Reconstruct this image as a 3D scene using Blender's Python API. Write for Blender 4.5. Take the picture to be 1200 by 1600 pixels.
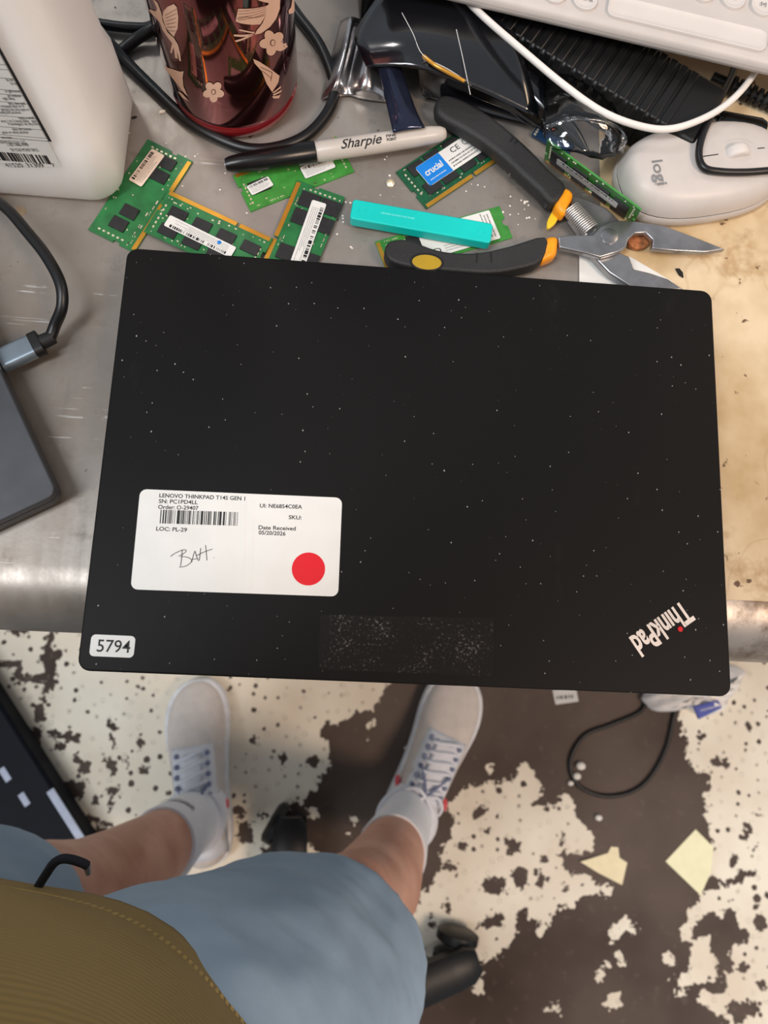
import bpy, bmesh, math, random
import numpy as np
from mathutils import Matrix, Vector
random.seed(7)
for o in list(bpy.data.objects): bpy.data.objects.remove(o, do_unlink=True)
SC = bpy.context.scene
COL = SC.collection
# ---------------------------------------------------------------- camera
F = 1140.0
ZL, ZT = 0.900, 0.879            # laptop lid height, worktop height (floor = 0)
CR = np.array([[0.9967506, 0.0415461, 0.0690078], [-0.0540072, 0.9803207, 0.1898802], [-0.0597610, -0.1929902, 0.9793791]])
CL = np.array([-0.0408305, -0.0996502, 1.2723817])
cam = bpy.data.cameras.new('camera'); co = bpy.data.objects.new('camera', cam); COL.objects.link(co)
m4 = Matrix.Identity(4)
for i in range(3):
    for j in range(3): m4[i][j] = CR[j][i]
    m4[i][3] = CL[i]
co.matrix_world = m4
cam.sensor_fit = 'VERTICAL'; cam.sensor_height = 32.0; cam.lens = F / 1600 * 32.0
cam.clip_start = 0.01
cam.dof.use_dof = True; cam.dof.focus_distance = 0.40; cam.dof.aperture_fstop = 22.8 / 2.6
SC.camera = co
# ---------------------------------------------------------------- world, lights, exposure
w = bpy.data.worlds.new('world'); SC.world = w; w.use_nodes = True
w.node_tree.nodes['Background'].inputs[0].default_value = (0.82, 0.90, 1.0, 1)
w.node_tree.nodes['Background'].inputs[1].default_value = 0.42
def area(name, loc, target, size, power, col, sy=None):
    l = bpy.data.lights.new(name, 'AREA'); l.energy = power; l.color = col; l.size = size
    if sy: l.shape = 'RECTANGLE'; l.size_y = sy
    o = bpy.data.objects.new(name, l); COL.objects.link(o); o.location = loc
    o.rotation_euler = (Vector(target) - Vector(loc)).to_track_quat('-Z', 'Y').to_euler()
    return o
area('ceiling_light_left', (-1.3, -0.85, 3.3), (-0.1, -0.1, 0.5), 0.5, 60, (0.95, 0.975, 1.0), 1.6)
area('ceiling_light_right', (1.5, -1.0, 3.0), (0.35, -0.25, 0.2), 0.6, 46, (1.0, 0.75, 0.57), 0.6)
area('bench_lamp', (-0.62, 0.85, 1.9), (-0.1, 0.1, 0.88), 0.18, 2.4, (1.0, 0.96, 0.90))
area('shelf_lamp', (1.0, 0.55, 1.75), (0.25, 0.1, 0.88), 0.22, 1.7, (1.0, 0.70, 0.44))
vs = SC.view_settings
vs.view_transform = 'Standard'; vs.look = 'None'; vs.gamma = 1.0; vs.use_curve_mapping = False; vs.exposure = 0.08
# ---------------------------------------------------------------- pixel -> place helpers
def ray(px, py): return CR.T @ np.array([(px - 600) / F, (800 - py) / F, -1.0])
def G(px, py, z=ZT):
    d = ray(px, py); t = (z - CL[2]) / d[2]; p = CL + t * d
    return Vector((p[0], p[1], z))
def GP(px, py, p0, n):           # ray against a plane
    d = ray(px, py); n = np.array(n); t = (np.array(p0) - CL) @ n / (d @ n)
    return Vector(CL + t * d)
# ---------------------------------------------------------------- materials
MATS = {}
def lin(c):
    return tuple(((x / 255) / 12.92 if x / 255 <= 0.04045 else ((x / 255 + 0.055) / 1.055) ** 2.4) for x in c)
def mat(name, col, rough=0.5, metal=0.0, var=0.12, scale=60.0, bump=0.0, bscale=200.0, spec=0.5, trans=0.0, coat=0.0, alpha=1.0, sss=0.0, ior=1.45):
    if name in MATS: return MATS[name]
    m = bpy.data.materials.new(name); m.use_nodes = True; nt = m.node_tree; N = nt.nodes; L = nt.links
    b = N['Principled BSDF']
    c = lin(col)
    tc = N.new('ShaderNodeTexCoord'); nz = N.new('ShaderNodeTexNoise'); nz.inputs['Scale'].default_value = scale; nz.inputs['Detail'].default_value = 4
    L.new(tc.outputs['Object'], nz.inputs['Vector'])
    r = N.new('ShaderNodeValToRGB'); r.color_ramp.elements[0].position = 0.3; r.color_ramp.elements[1].position = 0.7
    r.color_ramp.elements[0].color = (*[x * (1 - var) for x in c], 1); r.color_ramp.elements[1].color = (*[min(1, x * (1 + var)) for x in c], 1)
    L.new(nz.outputs['Fac'], r.inputs['Fac']); L.new(r.outputs['Color'], b.inputs['Base Color'])
    b.inputs['Roughness'].default_value = rough; b.inputs['Metallic'].default_value = metal
    b.inputs['Specular IOR Level'].default_value = spec; b.inputs['Transmission Weight'].default_value = trans
    b.inputs['Coat Weight'].default_value = coat; b.inputs['Alpha'].default_value = alpha; b.inputs['IOR'].default_value = ior
    if sss: b.inputs['Subsurface Weight'].default_value = sss; b.inputs['Subsurface Radius'].default_value = (0.02, 0.012, 0.008); b.inputs['Subsurface Scale'].default_value = 0.3
    if bump:
        n2 = N.new('ShaderNodeTexNoise'); n2.inputs['Scale'].default_value = bscale; n2.inputs['Detail'].default_value = 3
        L.new(tc.outputs['Object'], n2.inputs['Vector'])
        bp = N.new('ShaderNodeBump'); bp.inputs['Strength'].default_value = bump; bp.inputs['Distance'].default_value = 0.001
        L.new(n2.outputs['Fac'], bp.inputs['Height']); L.new(bp.outputs['Normal'], b.inputs['Normal'])
    MATS[name] = m; return m
class NT:                         # tiny node helper for the richer materials
    def __init__(s, name):
        s.m = bpy.data.materials.new(name); s.m.use_nodes = True; s.nt = s.m.node_tree; s.b = s.nt.nodes['Principled BSDF']; MATS[name] = s.m
        s.tc = s.nt.nodes.new('ShaderNodeTexCoord')
    def n(s, t, **k):
        x = s.nt.nodes.new(t)
        for a, v in k.items():
            if a == 'op': x.operation = v
            elif a.startswith('i_'): x.inputs[a[2:].replace('_', ' ')].default_value = v
            else: setattr(x, a, v)
        return x
    def l(s, a, b): s.nt.links.new(a, b)
    def noise(s, scale, detail=4, vec=None, rough=0.5):
        x = s.n('ShaderNodeTexNoise'); x.inputs['Scale'].default_value = scale; x.inputs['Detail'].default_value = detail; x.inputs['Roughness'].default_value = rough
        s.l(vec or s.tc.outputs['Object'], x.inputs['Vector']); return x.outputs['Fac']
    def mapped(s, sc, rot=(0, 0, 0)):
        x = s.n('ShaderNodeMapping'); x.inputs['Scale'].default_value = sc; x.inputs['Rotation'].default_value = rot; s.l(s.tc.outputs['Object'], x.inputs['Vector']); return x.outputs['Vector']
    def math(s, op, a, b=None, clamp=False):
        x = s.n('ShaderNodeMath'); x.operation = op; x.use_clamp = clamp
        for i, v in enumerate((a, b)):
            if v is None: continue
            if isinstance(v, (int, float)): x.inputs[i].default_value = v
            else: s.l(v, x.inputs[i])
        return x.outputs[0]
    def step(s, v, lo, hi):
        x = s.n('ShaderNodeMapRange'); x.inputs['From Min'].default_value = lo; x.inputs['From Max'].default_value = hi; s.l(v, x.inputs['Value']); return x.outputs[0]
    def mix(s, f, a, b):
        x = s.n('ShaderNodeMix', data_type='RGBA')
        for sock, v in ((x.inputs[0], f), (x.inputs[6], a), (x.inputs[7], b)):
            if isinstance(v, (int, float)): sock.default_value = v
            elif isinstance(v, tuple): sock.default_value = (*v, 1)
            else: s.l(v, sock)
        return x.outputs[2]
    def bump(s, h, strength=0.3, dist=0.001):
        x = s.n('ShaderNodeBump'); x.inputs['Strength'].default_value = strength; x.inputs['Distance'].default_value = dist
        s.l(h, x.inputs['Height']); s.l(x.outputs['Normal'], s.b.inputs['Normal'])
# brushed, scratched steel of the worktop
t = NT('worn_steel')
big = t.noise(5, 5); mid = t.noise(17, 5, rough=0.6); fine = t.noise(60, 6, rough=0.7); scr = t.noise(16, 4, t.mapped((0.5, 14, 1), (0, 0, 1.1)), 0.75)
wr = t.noise(9, 3, t.mapped((20, 0.7, 1), (0, 0, 0.5)), 0.6)
c1 = t.mix(t.step(big, 0.35, 0.65), lin((128, 121, 114)), lin((176, 169, 162)))
c1 = t.mix(t.math('MULTIPLY', t.step(mid, 0.5, 0.75), 0.5), c1, lin((126, 110, 93)))
c2 = t.mix(t.math('MULTIPLY', t.step(fine, 0.58, 0.8), 0.6), c1, lin((98, 85, 73)))
c3 = t.mix(t.math('MULTIPLY', t.step(t.math('MULTIPLY', scr, t.step(mid, 0.3, 0.6)), 0.58, 0.68), 0.55), c2, lin((222, 222, 222)))
spots = t.step(t.noise(160, 2), 0.74, 0.78)
sx_ = t.n('ShaderNodeSeparateXYZ'); t.l(t.tc.outputs['Object'], sx_.inputs[0])
grime = t.math('MULTIPLY', t.step(sx_.outputs[0], 0.08, 0.2), t.step(t.noise(26, 6, rough=0.75), 0.42, 0.6))
c3 = t.mix(t.math('MULTIPLY', grime, 0.8), c3, lin((84, 64, 42)))
c4 = t.mix(spots, c3, lin((84, 70, 58)))
t.l(c4, t.b.inputs['Base Color']); t.b.inputs['Metallic'].default_value = 0.6
t.l(t.step(t.math('ADD', fine, t.math('MULTIPLY', wr, 0.5)), -0.35, 2.0), t.b.inputs['Roughness']); t.bump(t.math('ADD', t.math('MULTIPLY', wr, 0.6), fine), 0.10)
# stained cream laminate
t = NT('stained_cream')
big = t.noise(9, 5, rough=0.6); fine = t.noise(70, 6, rough=0.7)
c1 = t.mix(t.step(big, 0.40, 0.60), lin((216, 196, 163)), lin((182, 154, 112)))
ring = t.math('ABSOLUTE', t.math('SUBTRACT', t.noise(7, 3), 0.53)); c2 = t.mix(t.math('MULTIPLY', t.step(ring, 0.006, 0.0), 0.22), c1, lin((150, 112, 66)))
c3 = t.mix(t.math('MULTIPLY', t.step(t.noise(16, 5, rough=0.7), 0.56, 0.66), 0.65), c2, lin((158, 122, 76)))
c4 = t.mix(t.step(t.noise(120, 3), 0.68, 0.73), c3, lin((96, 70, 46)))
t.l(c4, t.b.inputs['Base Color']); t.b.inputs['Roughness'].default_value = 0.55; t.bump(fine, 0.15)
# laptop lid: soft-touch black with dust and rubs
t = NT('dusty_black')
v = t.n('ShaderNodeTexVoronoi', voronoi_dimensions='2D', i_Scale=165.0); t.l(t.mapped((1, 0.75, 1), (0, 0, 0.5)), v.inputs['Vector'])
sep = t.n('ShaderNodeSeparateColor'); t.l(v.outputs['Color'], sep.inputs[0])
rad = t.math('MULTIPLY', t.math('POWER', sep.outputs[0], 4), 0.06)
dot = t.math('MULTIPLY', t.math('LESS_THAN', v.outputs['Distance'], rad), t.math('GREATER_THAN', sep.outputs[1], 0.45))
dust = t.math('MULTIPLY', dot, t.step(t.noise(14, 3), 0.30, 0.5))
sm = t.step(t.noise(22, 5, t.mapped((1, 0.35, 1), (0, 0, -0.3)), 0.7), 0.66, 0.85)
c = t.mix(t.math('MULTIPLY', sm, 0.25), lin((13, 12, 12)), lin((52, 52, 52)))
c = t.mix(t.math('MULTIPLY', dust, 0.55), c, lin((190, 190, 188)))
t.l(c, t.b.inputs['Base Color']); t.b.inputs['Roughness'].default_value = 0.5; t.b.inputs['Specular IOR Level'].default_value = 0.16
t = NT('tape_residue')
n1 = t.noise(620, 4, rough=0.8); n2 = t.noise(60, 3)
d = t.step(t.math('ADD', n1, t.math('MULTIPLY', n2, 0.35)), 0.76, 0.88)
c = t.mix(t.math('MULTIPLY', d, 0.38), lin((13, 12, 12)), lin((170, 168, 164)))
t.l(c, t.b.inputs['Base Color']); t.b.inputs['Roughness'].default_value = 0.6; t.b.inputs['Specular IOR Level'].default_value = 0.2; t.bump(n1, 0.4)
# olive jersey with a fine rib
t = NT('olive_jersey')
wv = t.n('ShaderNodeTexWave', i_Scale=160.0); wv.bands_direction = 'DIAGONAL'; t.l(t.tc.outputs['Object'], wv.inputs['Vector'])
c = t.mix(t.noise(10, 4), lin((134, 112, 62)), lin((160, 136, 86))); c = t.mix(t.math('MULTIPLY', wv.outputs['Fac'], 0.1), c, lin((92, 76, 40)))
t.l(c, t.b.inputs['Base Color']); t.b.inputs['Roughness'].default_value = 0.85; t.bump(t.math('ADD', wv.outputs['Fac'], t.noise(40, 3)), 0.5)
t = NT('skin')
c = t.mix(t.step(t.noise(14, 5), 0.35, 0.65), lin((192, 138, 116)), lin((222, 172, 150))); c = t.mix(t.math('MULTIPLY', t.step(t.noise(240, 2), 0.64, 0.8), 0.5), c, lin((160, 110, 90)))
t.l(c, t.b.inputs['Base Color']); t.b.inputs['Roughness'].default_value = 0.55; t.b.inputs['Subsurface Weight'].default_value = 0.15
t.b.inputs['Subsurface Radius'].default_value = (0.012, 0.005, 0.003); t.b.inputs['Subsurface Scale'].default_value = 0.5
# flaking painted floor: 'paint' attribute says where paint is left
t = NT('flaking_floor')
at = t.n('ShaderNodeAttribute', attribute_name='paint')
geo = t.tc.outputs['Object']
e = t.math('ADD', t.math('MULTIPLY', t.math('SUBTRACT', t.noise(42, 5, rough=0.6), 0.5), 0.045), t.math('MULTIPLY', t.math('SUBTRACT', t.noise(130, 3), 0.5), 0.022))
fld = t.math('ADD', at.outputs['Fac'], e)
v = t.n('ShaderNodeTexVoronoi', voronoi_dimensions='2D', i_Scale=48.0); t.l(geo, v.inputs['Vector'])
sep = t.n('ShaderNodeSeparateColor'); t.l(v.outputs['Color'], sep.inputs[0])
gate = t.noise(8, 3)
dd = t.math('ADD', v.outputs['Distance'], t.math('MULTIPLY', t.math('SUBTRACT', t.noise(220, 2), 0.5), 0.22))
pr = t.math('MULTIPLY', t.math('MULTIPLY', sep.outputs[0], sep.outputs[0]), t.step(gate, 0.25, 0.75))
pit = t.math('LESS_THAN', dd, t.math('MULTIPLY', pr, 0.36))
rim = t.math('LESS_THAN', t.math('ABSOLUTE', t.math('SUBTRACT', dd, 0.17)), 0.03)
paint = t.math('MULTIPLY', t.step(fld, -0.0006, 0.0006), t.math('SUBTRACT', 1.0, pit))
cream = t.mix(t.step(t.noise(6, 4), 0.35, 0.7), lin((240, 232, 214)), lin((222, 208, 188)))
cream = t.mix(t.math('MULTIPLY', rim, t.math('MULTIPLY', sep.outputs[1], 0.45)), cream, lin((150, 138, 122)))
bare = t.mix(t.step(t.noise(3.0, 4), 0.35, 0.65), lin((68, 56, 50)), lin((100, 87, 79)))
bare = t.mix(t.math('MULTIPLY', t.step(t.noise(60, 5), 0.6, 0.75), 0.35), bare, lin((124, 110, 100)))
t.l(t.mix(paint, bare, cream), t.b.inputs['Base Color'])
t.b.inputs['Roughness'].default_value = 0.8; t.b.inputs['Specular IOR Level'].default_value = 0.25
t.bump(paint, 0.5, 0.0015)
t = NT('clear_film')
for n_ in [t.b]: t.nt.nodes.remove(n_)
fr = t.n('ShaderNodeFresnel', i_IOR=1.55); gl_ = t.n('ShaderNodeBsdfGlossy', i_Roughness=0.07); tr0 = t.n('ShaderNodeBsdfTransparent'); mx = t.n('ShaderNodeMixShader')
t.l(fr.outputs[0], mx.inputs[0]); t.l(tr0.outputs[0], mx.inputs[1]); t.l(gl_.outputs[0], mx.inputs[2]); t.l(mx.outputs[0], t.nt.nodes['Material Output'].inputs['Surface'])
bp = t.n('ShaderNodeBump', i_Strength=0.35, i_Distance=0.002); t.l(t.noise(60, 4), bp.inputs['Height']); t.l(bp.outputs['Normal'], gl_.inputs['Normal']); t.l(bp.outputs['Normal'], fr.inputs['Normal'])
M = dict(
  black=mat('black_plastic', (13, 13, 14), 0.45, var=0.2), rubber=mat('black_rubber', (16, 16, 17), 0.62, bump=0.15), cable=mat('black_cable', (15, 15, 17), 0.38),
  gloss=mat('gloss_black', (9, 9, 10), 0.18), darkgrey=mat('dark_grey_metal', (74, 76, 80), 0.42, 0.35), white=mat('white_plastic', (190, 183, 178), 0.42, var=0.04),
  key=mat('key_white', (204, 197, 192), 0.5, var=0.03), jug=mat('jug_white', (250, 250, 247), 0.4, var=0.02, scale=18, bump=0.15, bscale=40, sss=0.5), paper=mat('label_white', (214, 214, 211), 0.6, var=0.03, bump=0.1, bscale=60),
  ink=mat('print_black', (24, 24, 26), 0.6), grey=mat('print_grey', (120, 120, 120), 0.6), red=mat('red_dot', (206, 0, 24), 0.55, var=0.03), gold=mat('gold_contacts', (214, 158, 60), 0.35, 0.75),
  pcb=mat('green_board', (34, 104, 56), 0.4, var=0.25, scale=120, spec=0.6), pcb2=mat('green_board_bright', (58, 132, 54), 0.4, var=0.2, scale=120), pcb3=mat('green_board_deep', (20, 78, 50), 0.35, var=0.3, scale=140),
  navy=mat('navy_board', (20, 46, 76), 0.4), chip=mat('chip_black', (34, 34, 36), 0.5, var=0.2, scale=300), solder=mat('solder', (222, 214, 190), 0.35, 0.5), blue=mat('label_blue', (12, 118, 204), 0.45, var=0.03),
  peach=mat('label_peach', (228, 208, 192), 0.6, var=0.04), teal=mat('teal_plastic', (6, 192, 184), 0.4, var=0.04, sss=0.05), marker=mat('marker_grey', (188, 180, 172), 0.35, var=0.04), cap=mat('marker_cap', (15, 14, 15), 0.3),
  tumbler=mat('maroon_mirror', (122, 68, 68), 0.06, 0.95, var=0.08, scale=8), tbase=mat('red_base', (120, 26, 32), 0.15, 0.2, coat=0.5), pink=mat('pink_print', (226, 184, 160), 0.55, var=0.05), brownline=mat('print_line', (110, 72, 60), 0.6),
  grip=mat('grip_rubber', (36, 36, 37), 0.6, var=0.15, bump=0.3, bscale=900), orange=mat('orange_band', (244, 152, 22), 0.4, var=0.15, scale=90), yellow=mat('yellow_plastic', (214, 180, 40), 0.4), steel=mat('plier_steel', (152, 152, 154), 0.3, 0.85, var=0.2, scale=90),
  rust=mat('rust', (160, 98, 58), 0.8, var=0.4, scale=400), film=mat('black_film', (15, 16, 20), 0.16, 0.0, bump=0.25, bscale=35, spec=0.8, coat=0.4), silver=mat('silver_film', (196, 192, 192), 0.22, 0.95, bump=0.6, bscale=60, var=0.5, scale=25),
  navyfilm=mat('navy_film', (44, 50, 70), 0.14, 0.55, bump=0.5, bscale=70, var=0.4, scale=40, alpha=0.9), clear=mat('clear_film', (235, 238, 242), 0.06, 0, trans=0.0, alpha=0.16, spec=1.0, bump=0.4, bscale=80),
  sock=mat('sock_white', (234, 236, 240), 0.9, var=0.03, bump=0.5, bscale=300), shoe=mat('shoe_cream', (214, 204, 196), 0.75, var=0.06, bump=0.3, bscale=400), shoew=mat('shoe_white', (228, 230, 236), 0.7, var=0.04), sole=mat('sole_white', (226, 226, 228), 0.6), eyelet=mat('eyelet_blue', (120, 128, 156), 0.6),
  shorts=mat('blue_grey_twill', (152, 176, 198), 0.85, var=0.05, scale=30, bump=0.25, bscale=120), stitch=mat('olive_thread', (176, 152, 96), 0.8), cord=mat('navy_cord', (26, 29, 38), 0.8, bump=0.4, bscale=600), hair=mat('brown_hair', (60, 44, 32), 0.7),
  note=mat('note_yellow', (240, 235, 196), 0.7, var=0.03), note2=mat('note_tan', (232, 218, 180), 0.7, var=0.05), bag=mat('white_bag', (244, 240, 236), 0.4, bump=0.5, bscale=50), bluetag=mat('blue_tag', (70, 84, 168), 0.5), foam=mat('foam_bead', (232, 226, 216), 0.8), stripe=mat('pale_stripe', (166, 172, 190), 0.5),
  case=mat('case_black', (11, 14, 22), 0.6, spec=0.15), lips=mat('lips', (160, 90, 80), 0.5), eye=mat('eye_white', (230, 230, 228), 0.3))
# ---------------------------------------------------------------- mesh helpers
class MB:
    def __init__(s): s.v = []; s.f = []
    def add(s, v, f):
        o = len(s.v); s.v += [Vector(p) for p in v]; s.f += [tuple(i + o for i in q) for q in f]; return s
    def box(s, x0, x1, y0, y1, z0, z1, T=None):
        v = [Vector((x, y, z)) for z in (z0, z1) for y in (y0, y1) for x in (x0, x1)]
        if T: v = [T @ p for p in v]
        return s.add(v, [(0, 2, 3, 1), (4, 5, 7, 6), (0, 1, 5, 4), (2, 6, 7, 3), (0, 4, 6, 2), (1, 3, 7, 5)])
    def prism(s, poly, z0, z1, T=None):
        n = len(poly)
        if sum(poly[i][0] * poly[(i + 1) % n][1] - poly[(i + 1) % n][0] * poly[i][1] for i in range(n)) < 0: poly = poly[::-1]
        v = [Vector((p[0], p[1], z0)) for p in poly] + [Vector((p[0], p[1], z1)) for p in poly]
        if T: v = [T @ p for p in v]
        return s.add(v, [tuple(range(n - 1, -1, -1)), tuple(range(n, 2 * n))] + [(i, (i + 1) % n, n + (i + 1) % n, n + i) for i in range(n)])
    def rings(s, rs, cap=True):
        n = len(rs[0]); o = len(s.v)
        for r in rs: s.v += [Vector(p) for p in r]
        for k in range(len(rs) - 1):
            for i in range(n):
                a = o + k * n + i; b = o + k * n + (i + 1) % n; s.f.append((a, b, b + n, a + n))
        if cap: s.f.append(tuple(o + i for i in range(n - 1, -1, -1))); s.f.append(tuple(o + (len(rs) - 1) * n + i for i in range(n)))
        return s
    def tube(s, pts, r, n=10, cap=True):
        pts = [Vector(p) for p in pts]; rs = []; rr = r if isinstance(r, (list, tuple)) else [r] * len(pts); u = None
        for i, p in enumerate(pts):
            d = (pts[min(i + 1, len(pts) - 1)] - pts[max(i - 1, 0)]).normalized()
            if u is None: u = d.orthogonal().normalized()
            u = (u - d * u.dot(d)).normalized(); w_ = d.cross(u)
            rs.append([p + (u * math.cos(a) + w_ * math.sin(a)) * rr[i] for a in [2 * math.pi * k / n for k in range(n)]])
        return s.rings(rs, cap)
    def lathe(s, prof, c, n=48, axis=None):
        c = Vector(c); rs = [[c + Vector((r * math.cos(2 * math.pi * k / n), r * math.sin(2 * math.pi * k / n), z)) for k in range(n)] for r, z in prof]
        return s.rings(rs)
    def sphere(s, c, r, n=12, sc=(1, 1, 1)):
        c = Vector(c); rs = []
        for k in range(1, n):
            a = math.pi * k / n; rs.append([c + Vector((r * sc[0] * math.sin(a) * math.cos(b), r * sc[1] * math.sin(a) * math.sin(b), -r * sc[2] * math.cos(a))) for b in [2 * math.pi * j / n for j in range(n)]])
        return s.rings(rs)
    def build(s, name, m, parent=None, world=True, smooth=False, bevel=0, seg=2):
        inv = INV.get(parent.name) if parent and world else None
        me = bpy.data.meshes.new(name); me.from_pydata([tuple(inv @ p) if inv else tuple(p) for p in s.v], [], s.f)
        o = link(name, me, m, parent)
        if bevel:
            b = o.modifiers.new('bevel', 'BEVEL'); b.width = bevel; b.segments = seg; b.limit_method = 'ANGLE'; b.angle_limit = 0.6
        if smooth or bevel:
            for p in me.polygons: p.use_smooth = True
            if not smooth or smooth == 'angle':
                me.set_sharp_from_angle(angle=0.7)
        return o
INV = {}
def link(name, me, m, parent=None):
    o = bpy.data.objects.new(name, me); COL.objects.link(o)
    if m is not None: me.materials.append(m)
    if parent: o.parent = parent; INV[o.name] = INV.get(parent.name, Matrix.Identity(4))
    else: INV[o.name] = Matrix.Identity(4)
    return o
def tag(o, label, cat, group=None, kind=None):
    o['label'] = label; o['category'] = cat
    if group: o['group'] = group
    if kind: o['kind'] = kind
    return o
def thing(name, label, cat, T, group=None):
    o = bpy.data.objects.new(name, None); COL.objects.link(o); o.empty_display_size = 0.02
    if isinstance(T, (Vector, tuple)): T = Matrix.Translation(Vector(T))
    o.matrix_world = T; INV[o.name] = T.inverted(); return tag(o, label, cat, group)
def frame(o, x, up=Vector((0, 0, 1))):
    x = x.normalized(); z = (up - x * up.dot(x)).normalized(); y = z.cross(x)
    T = Matrix.Identity(4)
    for i in range(3): T[i][0] = x[i]; T[i][1] = y[i]; T[i][2] = z[i]; T[i][3] = o[i]
    return T
def spline(pts, k=8):
    P = [Vector(p) for p in pts]; P = [P[0] * 2 - P[1]] + P + [P[-1] * 2 - P[-2]]; out = []
    for i in range(1, len(P) - 2):
        for j in range(k):
            t = j / k; a, b, c, d = P[i - 1:i + 3]
            out.append(0.5 * ((2 * b) + (c - a) * t + (2 * a - 5 * b + 4 * c - d) * t * t + (3 * b - a - 3 * c + d) * t ** 3))
    return out + [P[-2]]
def rrect(w_, h_, r, n=5):
    out = []
    for cx, cy, a0 in ((w_ / 2 - r, h_ / 2 - r, 0), (-w_ / 2 + r, h_ / 2 - r, 90), (-w_ / 2 + r, -h_ / 2 + r, 180), (w_ / 2 - r, -h_ / 2 + r, 270)):
        for k in range(n + 1):
            a = math.radians(a0 + 90 * k / n); out.append((cx + r * math.cos(a), cy + r * math.sin(a)))
    return out
def textmesh(body, shear=0.0, bold=0.0):
    cu = bpy.data.curves.new('txt', 'FONT'); cu.body = body; cu.size = 1.0; cu.shear = shear; cu.offset = bold; cu.resolution_u = 3
    ob = bpy.data.objects.new('txt', cu); COL.objects.link(ob); bpy.context.view_layer.update()
    me = bpy.data.meshes.new_from_object(ob.evaluated_get(bpy.context.evaluated_depsgraph_get()))
    v = [Vector((p.co.x, p.co.y, 0)) for p in me.vertices]; f = [tuple(p.vertices) for p in me.polygons]
    bpy.data.objects.remove(ob); bpy.data.curves.remove(cu); bpy.data.meshes.remove(me)
    x0 = min(p.x for p in v); x1 = max(p.x for p in v)
    return [Vector((p.x - x0, p.y, 0)) for p in v], f, x1 - x0
CAPH = 0.69
def text(name, body, p0, p1, cap, m, parent, up=Vector((0, 0, 1)), shear=0.0, bold=0.0, lift=0.00006, wrap=None):
    """lettering from baseline start p0 to baseline end p1 (places), capital height in metres"""
    v, f, wd = textmesh(body, shear, bold)
    T = frame(Vector(p0), Vector(p1) - Vector(p0), up); L_ = (Vector(p1) - Vector(p0)).length
    v = [T @ Vector((p.x * L_ / wd, p.y * cap / CAPH, lift)) for p in v]
    if wrap:
        bm = bmesh.new(); vv = [bm.verts.new(p) for p in v]
        for q in f:
            try: bm.faces.new([vv[i] for i in q])
            except ValueError: pass
        for _ in range(3):
            bmesh.ops.subdivide_edges(bm, edges=[e_ for e_ in bm.edges if e_.calc_length() > 0.0007], cuts=1); bmesh.ops.triangulate(bm, faces=bm.faces[:])
        bm.verts.index_update(); v = [wrap(q.co.copy()) for q in bm.verts]; f = [tuple(q.index for q in fc.verts) for fc in bm.faces]; bm.free()
    b = MB(); b.add(v, f); return b.build(name, m, parent)
def bars(name, T, w_, h_, n, m, parent, seed=1, z=0.0, dens=0.5):
    """barcode: bars standing side by side along local x"""
    r = random.Random(seed); b = MB(); x = -w_ / 2; u = w_ / n
    for i in range(n):
        if r.random() < dens: b.add([T @ Vector(p) for p in ((x, -h_ / 2, z), (x + u, -h_ / 2, z), (x + u, h_ / 2, z), (x, h_ / 2, z))], [(0, 1, 2, 3)])
        x += u
    return b.build(name, m, parent)
def dashes(name, T, w_, h_, rows, m, parent, seed=1, z=0.0, fill=0.5):
    """lines of print too small to read: rows of short strokes"""
    r = random.Random(seed); b = MB()
    fill *= 0.8
    for k in range(rows):
        y = h_ / 2 - (k + 0.5) * h_ / rows; x = -w_ / 2; e = w_ / 2 - r.random() * 0.3 * w_; hh = h_ / rows * fill / 2
        while x < e:
            l_ = hh * r.uniform(0.6, 1.6)
            b.add([T @ Vector(p) for p in ((x, y - hh, z), (x + l_, y - hh, z), (x + l_, y + hh, z), (x, y + hh, z))], [(0, 1, 2, 3)]); x += l_ + hh * r.uniform(0.5, 1.2)
    return b.build(name, m, parent)
jb = MATS['jug_white'].node_tree.nodes['Principled BSDF']; jb.inputs['Subsurface Weight'].default_value = 0.9; jb.inputs['Subsurface Radius'].default_value = (0.05, 0.05, 0.048); jb.inputs['Subsurface Scale'].default_value = 0.6
# ================================================================ floor
def fpoly(l): return np.array([G(x, y, 0.0)[:2] for x, y in l])
def sdf(P, poly):                 # + inside, - outside, metres
    d = np.full(len(P), 1e9); ins = np.zeros(len(P), bool); n = len(poly)
    for i in range(n):
        a = poly[i]; b = poly[(i + 1) % n]; e = b - a; w_ = P - a
        t_ = np.clip((w_ @ e) / (e @ e + 1e-12), 0, 1); q = w_ - t_[:, None] * e; d = np.minimum(d, (q ** 2).sum(1))
        cnd = (a[1] > P[:, 1]) != (b[1] > P[:, 1]); ins ^= cnd & (P[:, 0] < (b[0] - a[0]) * (P[:, 1] - a[1]) / (b[1] - a[1] + 1e-12) + a[0])
    return np.where(ins, 1, -1) * np.sqrt(d)
def ell(cx, cy, a, b, ang=0, n=12):
    ca, sa = math.cos(math.radians(ang)), math.sin(math.radians(ang))
    return [(cx + a * math.cos(k * 2 * math.pi / n) * ca - b * math.sin(k * 2 * math.pi / n) * sa, cy + a * math.cos(k * 2 * math.pi / n) * sa + b * math.sin(k * 2 * math.pi / n) * ca) for k in range(n)]
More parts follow.
